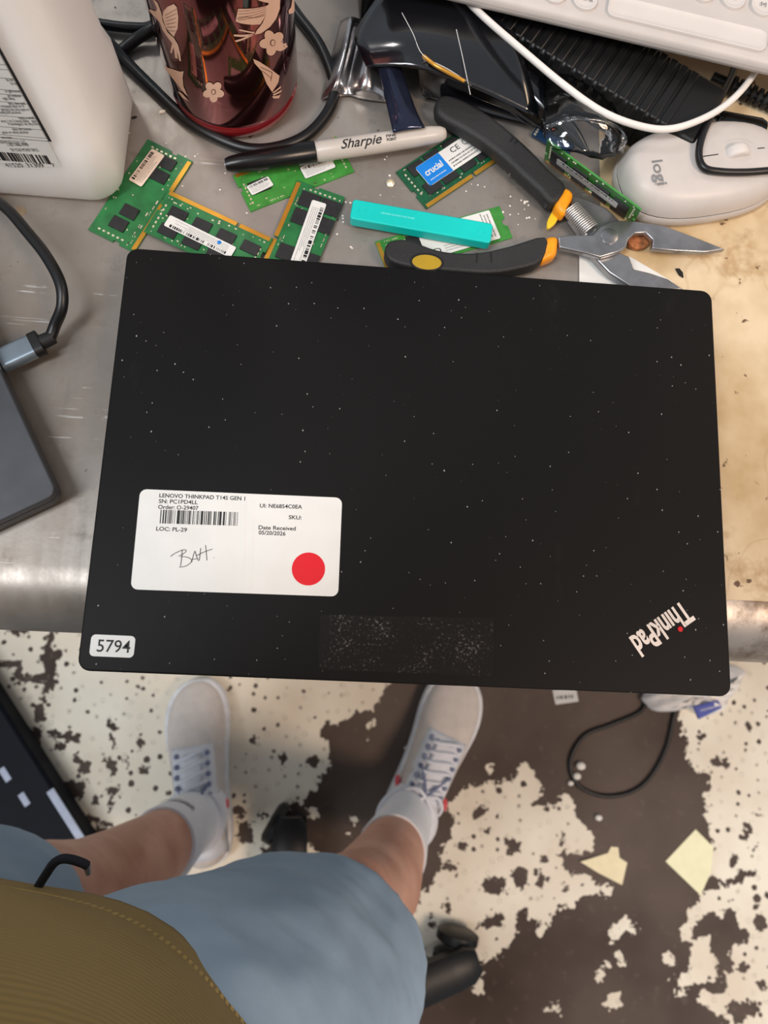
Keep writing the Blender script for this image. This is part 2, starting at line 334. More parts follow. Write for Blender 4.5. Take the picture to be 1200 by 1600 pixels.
PAINT = [
 [(-300, 780), (640, 900), (620, 1000), (607, 1068), (592, 1090), (583, 1112), (560, 1106), (548, 1122), (527, 1130), (503, 1130), (502, 1150), (516, 1178), (510, 1205), (492, 1228), (482, 1245), (472, 1252), (440, 1268), (424, 1300), (405, 1345), (400, 1400), (300, 1500), (-300, 1500)],
 [(716, 1234), (745, 1228), (780, 1225), (800, 1215), (808, 1200), (825, 1198), (843, 1218), (845, 1240), (838, 1255), (850, 1262), (870, 1255), (880, 1237), (898, 1260), (897, 1275), (915, 1290), (932, 1312), (925, 1330), (905, 1332), (878, 1330), (872, 1345), (890, 1362), (930, 1375), (957, 1385), (945, 1403), (935, 1395), (915, 1400), (895, 1423), (875, 1415), (860, 1425), (862, 1440), (845, 1465), (838, 1460), (843, 1440), (825, 1435), (820, 1420), (805, 1425), (808, 1455), (795, 1480), (775, 1498), (760, 1500), (748, 1505), (757, 1548), (745, 1558), (734, 1530), (715, 1500), (640, 1490), (640, 1430), (672, 1380), (690, 1360), (712, 1370), (715, 1352), (696, 1345), (690, 1320), (706, 1308), (713, 1285), (700, 1262)],
 [(1060, 1100), (1070, 1150), (1075, 1180), (1095, 1210), (1110, 1230), (1100, 1250), (1108, 1290), (1115, 1320), (1108, 1345), (1105, 1370), (1130, 1380), (1148, 1368), (1165, 1358), (1185, 1362), (1160, 1372), (1120, 1392), (1095, 1395), (1090, 1405), (1070, 1430), (1064, 1460), (1078, 1472), (1086, 1445), (1102, 1426), (1125, 1432), (1142, 1412), (1152, 1430), (1158, 1470), (1140, 1480), (1148, 1505), (1130, 1520), (1132, 1545), (1090, 1545), (1098, 1570), (1125, 1582), (1140, 1610), (1400, 1700), (1500, 1000), (1150, 950), (1050, 1000)],
 [(1083, 1470), (1108, 1468), (1116, 1490), (1120, 1520), (1114, 1535), (1085, 1540), (1062, 1540), (1060, 1518), (1072, 1505)],
 [(955, 1448), (966, 1448), (978, 1432), (985, 1448), (1003, 1455), (998, 1460), (980, 1458), (970, 1472), (957, 1470)],
 [(958, 1490), (966, 1488), (978, 1512), (970, 1512)], ell(940, 1525, 7, 6), ell(951, 1506, 5, 4), [(948, 1560), (958, 1553), (971, 1556), (969, 1572), (958, 1582), (948, 1572)],
 ell(1042, 1500, 5, 10, -25), ell(1047, 1526, 5, 9), ell(1066, 1552, 8, 5), ell(560, 1106, 6, 6), ell(576, 1131, 6, 5), ell(575, 1151, 4, 4), ell(640, 1172, 7, 6), ell(765, 1198, 7, 9), ell(868, 1575, 7, 6), ell(852, 1577, 4, 4), ell(555, 1285, 4, 8), ell(548, 1305, 5, 4), ell(485, 1335, 12, 12), ell(490, 1275, 8, 7)]
BARE = [
 [(78, 975), (87, 978), (84, 1013), (102, 1013), (95, 1024), (87, 1035), (92, 1060), (76, 1082), (69, 1096), (61, 1090), (67, 1070), (25, 1066), (18, 1050), (45, 1054), (72, 1057), (74, 1044), (60, 1030), (72, 1008)],
 [(-20, 1035), (30, 1031), (33, 1041), (-20, 1050)], [(55, 1100), (73, 1105), (66, 1150), (60, 1168), (30, 1180), (53, 1130)], [(80, 1142), (126, 1149), (126, 1160), (84, 1154)], ell(95, 1166, 7, 6, 30),
 [(93, 1226), (131, 1219), (136, 1246), (98, 1250)], [(112, 1266), (165, 1280), (176, 1290), (120, 1283)], ell(176, 1140, 5, 32), ell(130, 1200, 16, 9, -30), ell(120, 1186, 6, 6), ell(176, 1200, 7, 14), ell(170, 1186, 7, 7), ell(176, 1237, 11, 9), ell(200, 1192, 5, 7), ell(170, 1263, 5, 13), ell(225, 1204, 9, 6, -30), ell(218, 1160, 5, 8), ell(150, 1252, 6, 6),
 [(130, 1292), (165, 1290), (200, 1300), (215, 1335), (130, 1330)], ell(300, 1230, 5, 5), ell(222, 1074, 6, 6), ell(372, 1270, 12, 12), ell(385, 1300, 10, 20), ell(400, 1150, 3, 9), ell(444, 1190, 4, 12), ell(415, 1270, 6, 6), [(435, 1262), (466, 1250), (470, 1258), (440, 1275)], ell(490, 1190, 6, 8), ell(30, 985, 14, 8),
 ell(750, 1268, 8, 12, 15), ell(760, 1300, 6, 6), ell(800, 1322, 17, 8, 35), ell(775, 1385, 17, 15), ell(812, 1370, 15, 16), ell(723, 1320, 8, 9), ell(765, 1440, 22, 10, -20), ell(675, 1442, 8, 9, 20), ell(885, 1385, 9, 6), ell(845, 1375, 5, 8), ell(880, 1312, 5, 9, 25), ell(700, 1420, 5, 6), ell(850, 1345, 4, 6),
 ell(1125, 1195, 12, 7), ell(1105, 1212, 10, 8), ell(1145, 1345, 6, 6), ell(1180, 1275, 5, 6), ell(1165, 1300, 5, 14), ell(1178, 1325, 6, 8), ell(1095, 1152, 6, 6), ell(1170, 1135, 5, 5), ell(1190, 1440, 12, 14), ell(1165, 1460, 9, 8), ell(1193, 1540, 10, 9), ell(1073, 1515, 5, 8), ell(1180, 1415, 8, 5), ell(1160, 1580, 22, 16, 10), ell(1120, 1545, 15, 7), ell(1162, 1510, 7, 5)]
def axis(lo, a, b, hi, st): return np.concatenate([np.linspace(lo, a, 12)[:-1], np.arange(a, b, st), np.linspace(b, hi, 12)])
gx = axis(-3.2, -0.62, 0.72, 3.2, 0.0045); gy = axis(-3.0, -0.72, 0.0, 2.6, 0.0045)
XX, YY = np.meshgrid(gx, gy); P = np.c_[XX.ravel(), YY.ravel()]
fld = np.full(len(P), -1.0)
for q in PAINT: fld = np.maximum(fld, sdf(P, fpoly(q)))
for q in BARE: fld = np.minimum(fld, -sdf(P, fpoly(q)))
fld = np.clip(fld, -0.03, 0.03)
quad = fpoly([(-40, 960), (1240, 960), (1240, 1640), (-40, 1640)]); inq = sdf(P, quad)
nz = 0.03 * (np.sin(P[:, 0] * 5.1 + 1.3 * np.sin(P[:, 1] * 4.3)) + np.sin(P[:, 1] * 6.7 + 1.7 * np.sin(P[:, 0] * 3.1 + 1)) + 0.8 * np.sin(P[:, 0] * 13 + P[:, 1] * 11))
wgt = np.clip(-inq / 0.08, 0, 1); fld = fld * (1 - wgt) + np.clip(nz, -0.03, 0.03) * wgt
nx, ny = len(gx), len(gy)
idx = np.arange(nx * ny).reshape(ny, nx); FQ = np.stack([idx[:-1, :-1], idx[:-1, 1:], idx[1:, 1:], idx[1:, :-1]], -1).reshape(-1, 4)
me = bpy.data.meshes.new('floor'); me.from_pydata(np.c_[P, np.zeros(len(P))].tolist(), [], FQ.tolist())
a = me.attributes.new('paint', 'FLOAT', 'POINT'); a.data.foreach_set('value', fld.astype(np.float32))
fl = link('floor', me, MATS['flaking_floor']); fl['kind'] = 'structure'; fl['label'] = 'brown concrete floor with flaking cream paint'
# ================================================================ workbench
wb = thing('workbench', 'steel-topped workbench with a rounded front edge, laptops and tools on it', 'workbench', (0, 0.35, 0))
b = MB(); prof = [(0.78, ZT), (-0.060, ZT)]
for k in range(1, 9):
    a_ = math.radians(90 * k / 8); prof.append((-0.060 - 0.034 * math.sin(a_), ZT - 0.034 + 0.034 * math.cos(a_)))
prof += [(-0.094, ZT - 0.062), (-0.088, ZT - 0.066), (-0.06, ZT - 0.066), (-0.06, ZT - 0.05), (0.78, ZT - 0.05)]
xs = (-0.95, 0.95); n = len(prof)
b.rings([[(x, y, z) for y, z in prof] for x in xs]); b.build('worktop', MATS['worn_steel'], wb, smooth='angle')
for sx in (-0.88, 0.88):
    for yy in (0.0, 0.70):
        MB().box(sx - 0.03, sx + 0.03, yy - 0.03, yy + 0.03, 0, ZT - 0.05).build('leg', M['darkgrey'], wb, bevel=0.003)
for yy in (0.70,): MB().box(-0.85, 0.85, yy - 0.015, yy + 0.015, 0.25, 0.30).build('stretcher', M['darkgrey'], wb, bevel=0.003)
for px, py, r in ((32, 330, 0.0032),):
    MB().lathe([(r * 0.2, 0.0006), (r * 0.9, 0.0005), (r, 0.0)][::-1], G(px, py)).build('screw_head', mat('screw_brown', (150, 134, 112), 0.6, 0.3), wb)
# cream sheet over the right of the worktop
pp = [G(x, y) for x, y in ((904, 372), (908, 520))]
e0 = G(1140, 938); cs = [(0.124, e0.y), (0.95, e0.y + 0.004), (0.95, 0.72), (0.106, 0.72), (0.108, G(905, 372).y + 0.02), (0.112, 0.10)]
b = MB(); b.prism(cs, ZT, ZT + 0.0007); tag(b.build('surface_sheet', MATS['stained_cream']), 'stained cream sheet covering part of the steel worktop under the pliers and mouse', 'sheet')
b = MB(); q = [G(x, y, ZT + 0.0008) for x, y in ((905, 398), (985, 402), (1050, 440), (1070, 470), (905, 470))]; b.prism([(p.x, p.y) for p in q], ZT + 0.0007, ZT + 0.0011)
tag(b.build('paper_scrap', M['paper']), 'white paper scrap lying under the plier jaws', 'paper')
# ================================================================ main laptop
lap = thing('laptop', 'closed black laptop with a white asset label and red dot on its dusty lid', 'laptop', (0, 0, ZT))
W_, H_ = 0.329, 0.226
b = MB(); b.prism(rrect(W_, H_, 0.006), ZL - 0.0058, ZL); b.build('lid', MATS['dusty_black'], lap, bevel=0.0009, seg=3)
b = MB(); b.prism(rrect(W_ - 0.001, H_ - 0.001, 0.006), ZL - 0.0162, ZL - 0.0066); b.build('base', M['black'], lap, bevel=0.0015, seg=2)
b = MB(); b.box(-0.15, 0.15, -0.09, 0.09, ZL - 0.0068, ZL - 0.0056); b.build('screen_gasket', M['rubber'], lap)
for sx in (-0.12, 0.12):
    b = MB(); b.prism([(p[0] + sx * 0.9, p[1] + 0.1) for p in rrect(0.05, 0.006, 0.003)], ZT, ZL - 0.016); b.build('rubber_foot', M['rubber'], lap)
    b = MB(); b.prism([(p[0] + sx * 0.9, p[1] - 0.052) for p in rrect(0.05, 0.006, 0.003)], ZT, ZL - 0.016); b.build('rubber_foot', M['rubber'], lap)
def lid(x, y): return G(x, y, ZL)
A, B_, C_, D_ = lid(220, 764), lid(535, 778), lid(528, 932), lid(203, 921)
cen = (A + B_ + C_ + D_) / 4; LT = frame(cen, (B_ - A) + (C_ - D_)); lw = ((B_ - A).length + (C_ - D_).length) / 2; lh = ((A - D_).length + (B_ - C_).length) / 2
b = MB(); poly = rrect(lw, lh, 0.0035)
b.prism(poly, 0, 0.00012, LT); al = b.build('asset_label', M['paper'], lap); al['label'] = 'white rectangular label with printed device details'
# shallow crease in the label
b = MB(); ci = LT.inverted()
for cx0, sgn in ((382, 1), (395, -1)):
    c0 = ci @ lid(cx0, 780); c1 = ci @ lid(cx0 - 4, 922)
    b.add([LT @ Vector(p) for p in ((c0.x - 0.0014, c0.y - 0.0012, 0.00013), (c0.x, c0.y - 0.0012, 0.0005), (c0.x + 0.0014, c0.y - 0.0012, 0.00013), (c1.x + 0.0014, c1.y + 0.001, 0.00013), (c1.x, c1.y + 0.001, 0.0005), (c1.x - 0.0014, c1.y + 0.001, 0.00013))], [(5, 4, 1, 0), (4, 3, 2, 1)])
b.build('crease', M['paper'], al, smooth=True)
LX = lambda x, y: lid(x, y) + Vector((0, 0, 0.00014))
for s_, p0, p1, cp in (('LENOVO THINKPAD T14S GEN 1', (249, 777), (383, 782), 5.9), ('SN: PC1PD4LL', (248, 786), (309, 788), 5.9), ('Order: O-29407', (247, 795), (310, 797), 5.9), ('LOC: PL-29', (244, 829), (292, 831), 5.9),
                       ('UI: NE6854C0EA', (406, 793), (472, 795), 5.9), ('SKU:', (451, 811), (471, 812), 5.9), ('Date Received', (404, 827), (462, 829), 5.9), ('05/20/2026', (404, 835), (446, 837), 5.9)):
    text('printed_text', s_, LX(*p0), LX(*p1), cp / 2.95e3, M['ink'], al, bold=0.016)
c0, c1 = LX(246, 807), LX(372, 811); cb = (c0 + c1) / 2; bars('barcode', frame(cb, c1 - c0), (c1 - c0).length, 21 / 2950, 170, M['ink'], al, 5, 0.00005)
# handwriting BATT.
def stroke(name, pts, r, m, parent, pl=LX):
    b = MB()
    for st in pts: b.tube(spline([pl(200 + x / 3.53, 760 + y / 3.53) + Vector((0, 0, 0.0001)) for x, y in st], 5), r, 5)
    return b.build(name, m, parent)
stroke('handwriting', [[(236, 386), (262, 368), (305, 350), (322, 356), (300, 376), (280, 384)], [(300, 352), (296, 400), (290, 440)], [(290, 388), (325, 390), (350, 404), (345, 422), (318, 440), (283, 446)],
                       [(352, 418), (360, 385), (370, 358), (378, 385), (390, 412)], [(358, 402), (385, 398)], [(402, 340), (398, 372), (394, 408)], [(428, 324), (432, 360), (436, 408)], [(376, 384), (420, 362), (466, 346)], [(474, 393), (477, 395)]], 0.00016, M['ink'], al)
c0 = LX(482, 889); r0 = (LX(508, 889) - LX(456, 889)).length / 2
b = MB(); b.prism([(c0.x + r0 * math.cos(k * math.pi / 24), c0.y + r0 * math.sin(k * math.pi / 24)) for k in range(48)], c0.z, c0.z + 0.00008); b.build('red_dot', M['red'], al)
A, B_, C_, D_ = lid(142, 991), lid(211, 994), lid(209, 1028), lid(141, 1025)
NTm = frame((A + B_ + C_ + D_) / 4, B_ - A); b = MB(); b.prism(rrect((B_ - A).length, (A - D_).length, 0.0022), 0, 0.00012, NTm); ns = b.build('number_sticker', M['paper'], lap)
text('digits', '5794', LX(151, 1018), LX(203, 1020), 17 / 2900, M['ink'], ns, bold=0.006)
A, B_, C_, D_ = lid(500, 960), lid(772, 966), lid(770, 1056), lid(497, 1046)
b = MB(); b.add([p + Vector((0, 0, 0.00006)) for p in (D_, C_, B_, A)], [(0, 1, 2, 3)]); b.build('tape_residue', MATS['tape_residue'], lap)
# logo: lettering runs from upper right to lower left (upside down for this viewer)
lg = text('logo', 'Th\u0131nkPad', LX(960 + 800 / 7.5, 920 + 140 / 7.5), LX(960 + 170 / 7.5, 920 + 580 / 7.5), 0.0112, mat('logo_silver', (222, 212, 204), 0.35, 0.3), lap, bold=0.03)
dc = LX(960 + 768 / 7.5, 920 + 472 / 7.5); b = MB(); b.lathe([(0.0014, 0), (0.0014, 0.0003), (0.0009, 0.0005)], dc, 20); b.build('red_dot', M['red'], lap)
# ================================================================ grey laptop at the left, with plug
e1, e2 = G(0, 578, ZT + 0.02), G(90, 772, ZT + 0.02)
ux = (e2 - e1).normalized(); uy = Vector((0, 0, 1)).cross(ux); cor = e2
GT = frame(cor, ux); w2, l2 = 0.30, 0.198   # local x = along visible edge towards the corner, y = to the right
gl = thing('laptop', 'dark grey laptop with rounded corners and a cable plugged into its side', 'laptop', frame(Vector((cor.x, cor.y, ZT)) , ux))
sh = (-l2 / 2, -w2 / 2)
def off(pl, x, y): return [(p[0] + x, p[1] + y) for p in pl]
b = MB(); b.prism(off(rrect(l2, w2, 0.006), *sh), 0.0145, 0.020); b.build('lid', M['darkgrey'], gl, world=False, bevel=0.0008)
b = MB(); b.prism(off(rrect(l2 - 0.002, w2 - 0.002, 0.006), *sh), 0.003, 0.0138); b.build('base', M['darkgrey'], gl, world=False, bevel=0.0025)
b = MB(); b.box(-l2 + 0.02, -0.02, -w2 + 0.02, -0.02, 0.0135, 0.0148); b.build('screen_gasket', M['rubber'], gl, world=False)
for fx in (-0.03, -l2 + 0.03):
    for fy in (-0.03, -w2 + 0.03):
        b = MB(); b.prism(off(rrect(0.02, 0.008, 0.0035), fx, fy), 0, 0.0035); b.build('rubber_foot', M['rubber'], gl, world=False)
zp = ZT + 0.0095
q0, q1 = G(-2, 566, zp), G(54, 540, zp); PT = frame(q0, q1 - q0)
ca = thing('plug_cable', 'black cable with a grey metal plug pushed into the grey laptop', 'cable', Vector((q0.x, q0.y, ZT)))
L_ = (q1 - q0).length
b = MB(); b.prism([(y, z) for y, z in rrect(0.0135, 0.0075, 0.003)], 0.001, L_, PT @ Matrix(((0, 0, 1, 0), (1, 0, 0, 0), (0, 1, 0, 0), (0, 0, 0, 1)))); b.build('plug_shell', mat('plug_metal', (130, 142, 152), 0.35, 0.7), ca, bevel=0.0005)
b = MB(); b.prism([(y, z) for y, z in rrect(0.0145, 0.0085, 0.0035)], L_ - 0.001, L_ + 0.004, PT @ Matrix(((0, 0, 1, 0), (1, 0, 0, 0), (0, 1, 0, 0), (0, 0, 0, 1)))); b.build('plug_collar', M['black'], ca, bevel=0.0004)
b = MB(); b.tube([PT @ Vector((L_ + 0.003, 0, 0)), PT @ Vector((L_ + 0.011, 0, 0))], [0.0042, 0.0038], 16); b.build('strain_relief', M['rubber'], ca, smooth='angle')
zz = zp
pts = [PT @ Vector((L_ + 0.009, 0, 0))] + [G(x, y, zz + dz) for x, y, dz in ((86, 508, 0.003), (97, 478, 0.010), (94, 442, 0.014), (72, 400, 0.014), (42, 362, 0.012), (10, 326, 0.008), (-30, 300, 0.0), (-90, 270, -0.004))]
b = MB(); b.tube(spline(pts, 8), 0.0031, 12); b.build('cord', M['cable'], ca, smooth=True)
# ================================================================ jug
yj = G(80, 316).y; xr = G(190, 300).x + 0.002
jg = thing('plastic_jug', 'tall white translucent plastic jug with a printed facts label', 'jug', (xr - 0.07, yj + 0.05, ZT))
jw, jd, jh = 0.15, 0.080, 0.27
def jring(z, g=0.0, r=0.016, dx=0.0): return [(xr - jw / 2 + x * 1.0 + dx, yj + jd / 2 + y, ZT + z) for x, y in rrect(jw - 2 * g, max(jd - 2 * g, 0.044), min(r, max(jd - 2 * g, 0.044) / 2 - 0.001, jw / 2 - g - 0.001), 6)]
b = MB(); b.rings([jring(0.001, 0.008), jring(0.0, 0.006), jring(0.002, 0.002), jring(0.006, 0.0), jring(0.045, 0.0), jring(0.055, 0.0018), jring(0.16, 0.003), jring(0.175, 0.003), jring(0.20, 0.002, 0.02), jring(0.225, 0.014, 0.022), jring(0.24, 0.034, 0.021), jring(0.248, 0.05, 0.021)])
b.build('body', M['jug'], jg, smooth=True)
b = MB(); b.lathe([(0.019, 0.245), (0.019, 0.275), (0.017, 0.277)], (xr - jw / 2, yj + jd / 2, ZT), 32); b.build('cap', M['white'], jg, smooth='angle')
fy = yj - 0.0003; JP = lambda x, y: GP(x, y, (0, fy, 0), (0, 1, 0)); UPN = Vector((0, -1, 0))
j0, j1 = JP(97, 262), JP(0, 258)
lab_r = JP(97, 262).x; lab_b = JP(60, 260).z; lab_t = min(lab_b + 0.13, ZT + 0.176); JX = xr - jw + 0.018
b = MB(); b.add([(JX, fy, lab_b), (lab_r - 0.002, fy, lab_b), (lab_r, fy, lab_b + 0.002), (lab_r, fy, lab_t), (JX, fy, lab_t)], [(0, 1, 2, 3, 4)]); jl = b.build('facts_label', M['paper'], jg)
def jq(name, x0, x1, z0, z1, m=M['ink'], d=0.00012): b = MB(); b.add([(x0, fy - d, z0), (x1, fy - d, z0), (x1, fy - d, z1), (x0, fy - d, z1)], [(0, 1, 2, 3)]); return b.build(name, m, jl)
kx = JP(80.5, 220).x; kz = JP(60, 219.5).z
jq('border', kx - 0.0016, kx, kz, lab_t - 0.003); jq('border', JX + 0.003, kx, kz, kz + 0.0003)
for yy in (210.5, 198, 181, 159, 147, 140, 122, 108.5, 101, 82): jq('rule', JX + 0.003, kx - 0.0016, JP(5, yy).z, JP(5, yy).z + 0.00022)
def jt(s_, x0, x1, y, cap, m=M['ink']): text('printed_text', s_, JP(x0, y) , JP(x1, y), cap, m, jl, up=UPN, lift=0.0002)
def zlev(y): return JP(40, y).z
jk = (JP(40, 230).z - JP(40, 250).z) / 20   # height on the label for one pixel of print
def jt2(s_, x1px, y, big): jt(s_, x1px - len(s_) * (2.3 if big else 1.85), x1px, y, jk * (4.4 if big else 3.6))
for s_, x1, y in (('OR YOUR MONEY BACK.', 62, 236), ('1-877-846-9949', 46, 228), ('HOUSEHOLD U.S.A., LLC', 42, 223.5), ('ent water', 20, 216), ('grain or ethyl alcohol', 45, 208), ('does not contain', 50, 203), ('if bandaged, let dry first', 62, 195), ('area 1 to 3 times daily   stay', 58, 190.5), ('apply a small', 54, 185.5), ('using this product', 34, 177), ('getting into the eyes or', 47, 172.5), ('to irritated skin or if', 39, 167.5), ('skin, eyes and', 40, 163), ('right away', 24, 155.5), ('get medical', 33, 151), ('or gets worse', 33, 144), ('do not', 29, 132), ('do not', 22, 126.5)):
    jt2(s_, x1, y, y > 220)
x0, x1 = JP(-42, 250).x, JP(78, 252).x; bt = Matrix.Translation(Vector(((x0 + x1) / 2, fy - 0.0002, (JP(40, 240).z + JP(40, 253).z) / 2))) @ Matrix.Rotation(math.radians(90), 4, 'X')
bars('barcode', bt, x1 - x0, JP(40, 240).z - JP(40, 253).z, 95, M['ink'], jl, 9, 0.0)
jt('41520', 11, 38, 261, jk * 6.5); jt('31309', 44, 70, 261, jk * 6.5); jt('7', 83, 87, 260, jk * 5)
# ================================================================ tumbler
tc_ = G(368, 137); TR = 0.0385
tb = thing('tumbler', 'shiny maroon tumbler printed with pale birds and flowers', 'tumbler', tc_)
b = MB(); b.lathe([(TR - 0.0035, 0.011), (TR - 0.0008, 0.0125), (TR, 0.015), (TR, 0.16), (TR - 0.001, 0.165), (TR - 0.003, 0.165), (TR - 0.004, 0.02)], tc_, 96); b.build('body', M['tumbler'], tb, smooth='angle')
b = MB(); b.lathe([(TR - 0.008, 0.0), (TR - 0.004, 0.0006), (TR - 0.0012, 0.004), (TR - 0.0006, 0.011), (TR - 0.003, 0.0122)], tc_, 96); b.build('base', M['tbase'], tb, smooth=True)
b = MB(); b.lathe([(TR - 0.0045, 0.158), (TR + 0.001, 0.162), (TR + 0.001, 0.178), (TR - 0.004, 0.182)], tc_, 64); b.build('lid', M['black'], tb, smooth='angle')
def cyl(px, py):                 # pixel -> (angle*R, height) on the tumbler
    d = ray(px, py); o = CL - np.array(tc_); R_ = TR
    A_ = d[0] ** 2 + d[1] ** 2; B2 = 2 * (o[0] * d[0] + o[1] * d[1]); C2 = o[0] ** 2 + o[1] ** 2 - R_ ** 2; D2 = max(0, B2 * B2 - 4 * A_ * C2)
    t_ = (-B2 - math.sqrt(D2)) / (2 * A_); p = o + t_ * d; return math.atan2(p[1], p[0]), p[2]
def decal(name, pl, m, d=0.00025, sub=2, parent=tb):
    pts = [cyl(220 + x / 4.615, y / 4.615) for x, y in pl]
    bm = bmesh.new(); vs_ = [bm.verts.new((a_ * TR, h, 0)) for a_, h in pts]; bm.faces.new(vs_)
    bmesh.ops.triangulate(bm, faces=bm.faces[:])
    for _ in range(sub):
        bmesh.ops.subdivide_edges(bm, edges=[e_ for e_ in bm.edges if e_.calc_length() > 0.002], cuts=1); bmesh.ops.triangulate(bm, faces=bm.faces[:])
    v = [Vector(((TR + d) * math.cos(q.co.x / TR), (TR + d) * math.sin(q.co.x / TR), q.co.y)) + tc_ for q in bm.verts]; bm.verts.index_update()
    f = [tuple(q.index for q in fc.verts) for fc in bm.faces]; bm.free()
    b = MB(); b.add(v, f); return b.build(name, m, parent)
def flower(cx, cy, r, ang, nm='flower_print'):
    pl = []
    for k in range(60):
        a_ = 2 * math.pi * k / 60; rr = r * (0.62 + 0.38 * abs(math.cos(2.5 * (a_ - ang)))); pl.append((cx + rr * math.cos(a_), cy + rr * math.sin(a_)))
    o = decal(nm, pl, M['pink']); decal('flower_centre', [(cx + r * 0.2 * math.cos(k * 0.4), cy + r * 0.26 * math.sin(k * 0.4)) for k in range(16)], M['brownline'], 0.0004, 0, o)
    decal('flower_centre', [(cx + r * 0.14 * math.cos(k * 0.4), cy + r * 0.2 * math.sin(k * 0.4)) for k in range(16)], M['pink'], 0.0005, 0, o)
flower(525, 658, 78, 0.3); flower(948, 305, 95, 0.5); flower(1032, 330, 24, 0.2)
def line_decal(pts, wd, parent, d=0.0004):
    for (x0, y0), (x1, y1) in zip(pts[:-1], pts[1:]):
        dx, dy = x1 - x0, y1 - y0; l_ = math.hypot(dx, dy); nx_, ny_ = -dy / l_ * wd, dx / l_ * wd
        decal('feather_line', [(x0 + nx_, y0 + ny_), (x1 + nx_, y1 + ny_), (x1 - nx_, y1 - ny_), (x0 - nx_, y0 - ny_)], M['brownline'], d, 2, parent)
# large bird: body, wing, tail
bd = decal('bird_print', [(780, -30), (915, -30), (1000, -10), (1000, 60), (975, 130), (930, 190), (860, 240), (820, 245), (835, 215), (875, 165), (905, 90), (920, 20), (860, 5)], M['pink'])
wg = decal('wing', [(920, 30), (900, 40), (700, 60), (682, 150), (720, 165), (800, 175), (860, 172), (885, 130), (910, 80)], M['pink'], 0.0003, 2, bd)
line_decal([(690, 130), (760, 118), (830, 122), (890, 105)], 2.2, bd)
for k in range(4): line_decal([(700, 75 + 22 * k), (900, 45 + 15 * k)], 1.6, bd)
for tl in ([(705, 205), (820, 228), (815, 238), (712, 218)], [(668, 245), (815, 240), (760, 262), (672, 258)], [(675, 290), (760, 262), (820, 246), (690, 300)]): decal('tail_feather', tl, M['pink'], 0.0003, 2, bd)
# left bird
bd = decal('bird_print', [(85, -20), (125, 20), (150, 90), (160, 150), (195, 230), (240, 270), (270, 320), (285, 380), (292, 440), (280, 435), (262, 360), (268, 420), (250, 415), (240, 340), (225, 385), (215, 375), (228, 310), (190, 260), (160, 215), (140, 160), (110, 125), (62, 75), (72, 65), (110, 80), (120, 60)], M['pink'])
wg = decal('wing', [(158, 120), (165, 80), (195, 45), (240, 25), (262, 50), (272, 120), (268, 200), (240, 262), (205, 225), (180, 190)], M['pink'], 0.0003, 2, bd)
for k in range(6): line_decal([(180 + 3 * k, 105 + 22 * k), (262 - 2 * k, 60 + 32 * k)], 1.5, bd)
# lower left and lower right birds
bd = decal('bird_print', [(168, 470), (230, 495), (290, 515), (310, 510), (303, 560), (310, 620), (340, 690), (315, 670), (270, 610), (215, 540)], M['pink']); decal('tail_feather', [(268, 655), (300, 670), (350, 728), (300, 700)], M['pink'], 0.0003, 2, bd)
bd = decal('bird_print', [(808, 422), (850, 440), (920, 485), (998, 545), (990, 590), (945, 662), (905, 600), (870, 510), (820, 455)], M['pink'])
line_decal([(860, 480), (905, 500), (945, 520), (935, 580)], 2.0, bd); line_decal([(870, 505), (940, 560)], 1.6, bd)
for tl in ([(945, 665), (1005, 618), (1008, 630), (955, 670)], [(948, 678), (1012, 645), (1010, 660), (955, 688)], [(945, 692), (1005, 682), (995, 705), (955, 708)]): decal('tail_feather', tl, M['pink'], 0.0003, 2, bd)
decal('leaf_print', [(1062, 75), (1080, 50), (1090, -10), (1110, -10), (1112, 60), (1100, 90), (1065, 100)], M['pink'])
# ================================================================ black cables behind jug and tumbler
rc = 0.0034
pts = [G(x, y, ZT + rc + dz) for x, y, dz in ((150, 110, 0), (184, 84, 0), (212, 62, 0.002), (246, 38, 0.006), (300, -20, 0.002), (370, -45, 0), (435, -12, 0), (468, 28, 0), (500, 72, 0), (521, 128, 0), (516, 168, 0), (484, 208, 0), (440, 229, 0), (390, 233, 0), (338, 215, 0), (290, 186, 0), (240, 139, 0), (197, 96, 0.002), (165, 60, 0.006), (130, 20, 0))]
tag(MB().tube(spline(pts, 8), rc, 12).build('power_cable', M['cable'], smooth=True), 'thick black cable looped around the foot of the maroon tumbler', 'cable')
pts = [G(x, y, ZT + rc + 0.001) for x, y in ((90, 25), (160, 38), (205, 43), (238, 40), (268, 10), (310, -40), (340, -110))]
tag(MB().tube(spline(pts, 8), rc - 0.0005, 12).build('power_cable', M['cable'], smooth=True), 'short run of black cable between the white jug and the tumbler', 'cable')
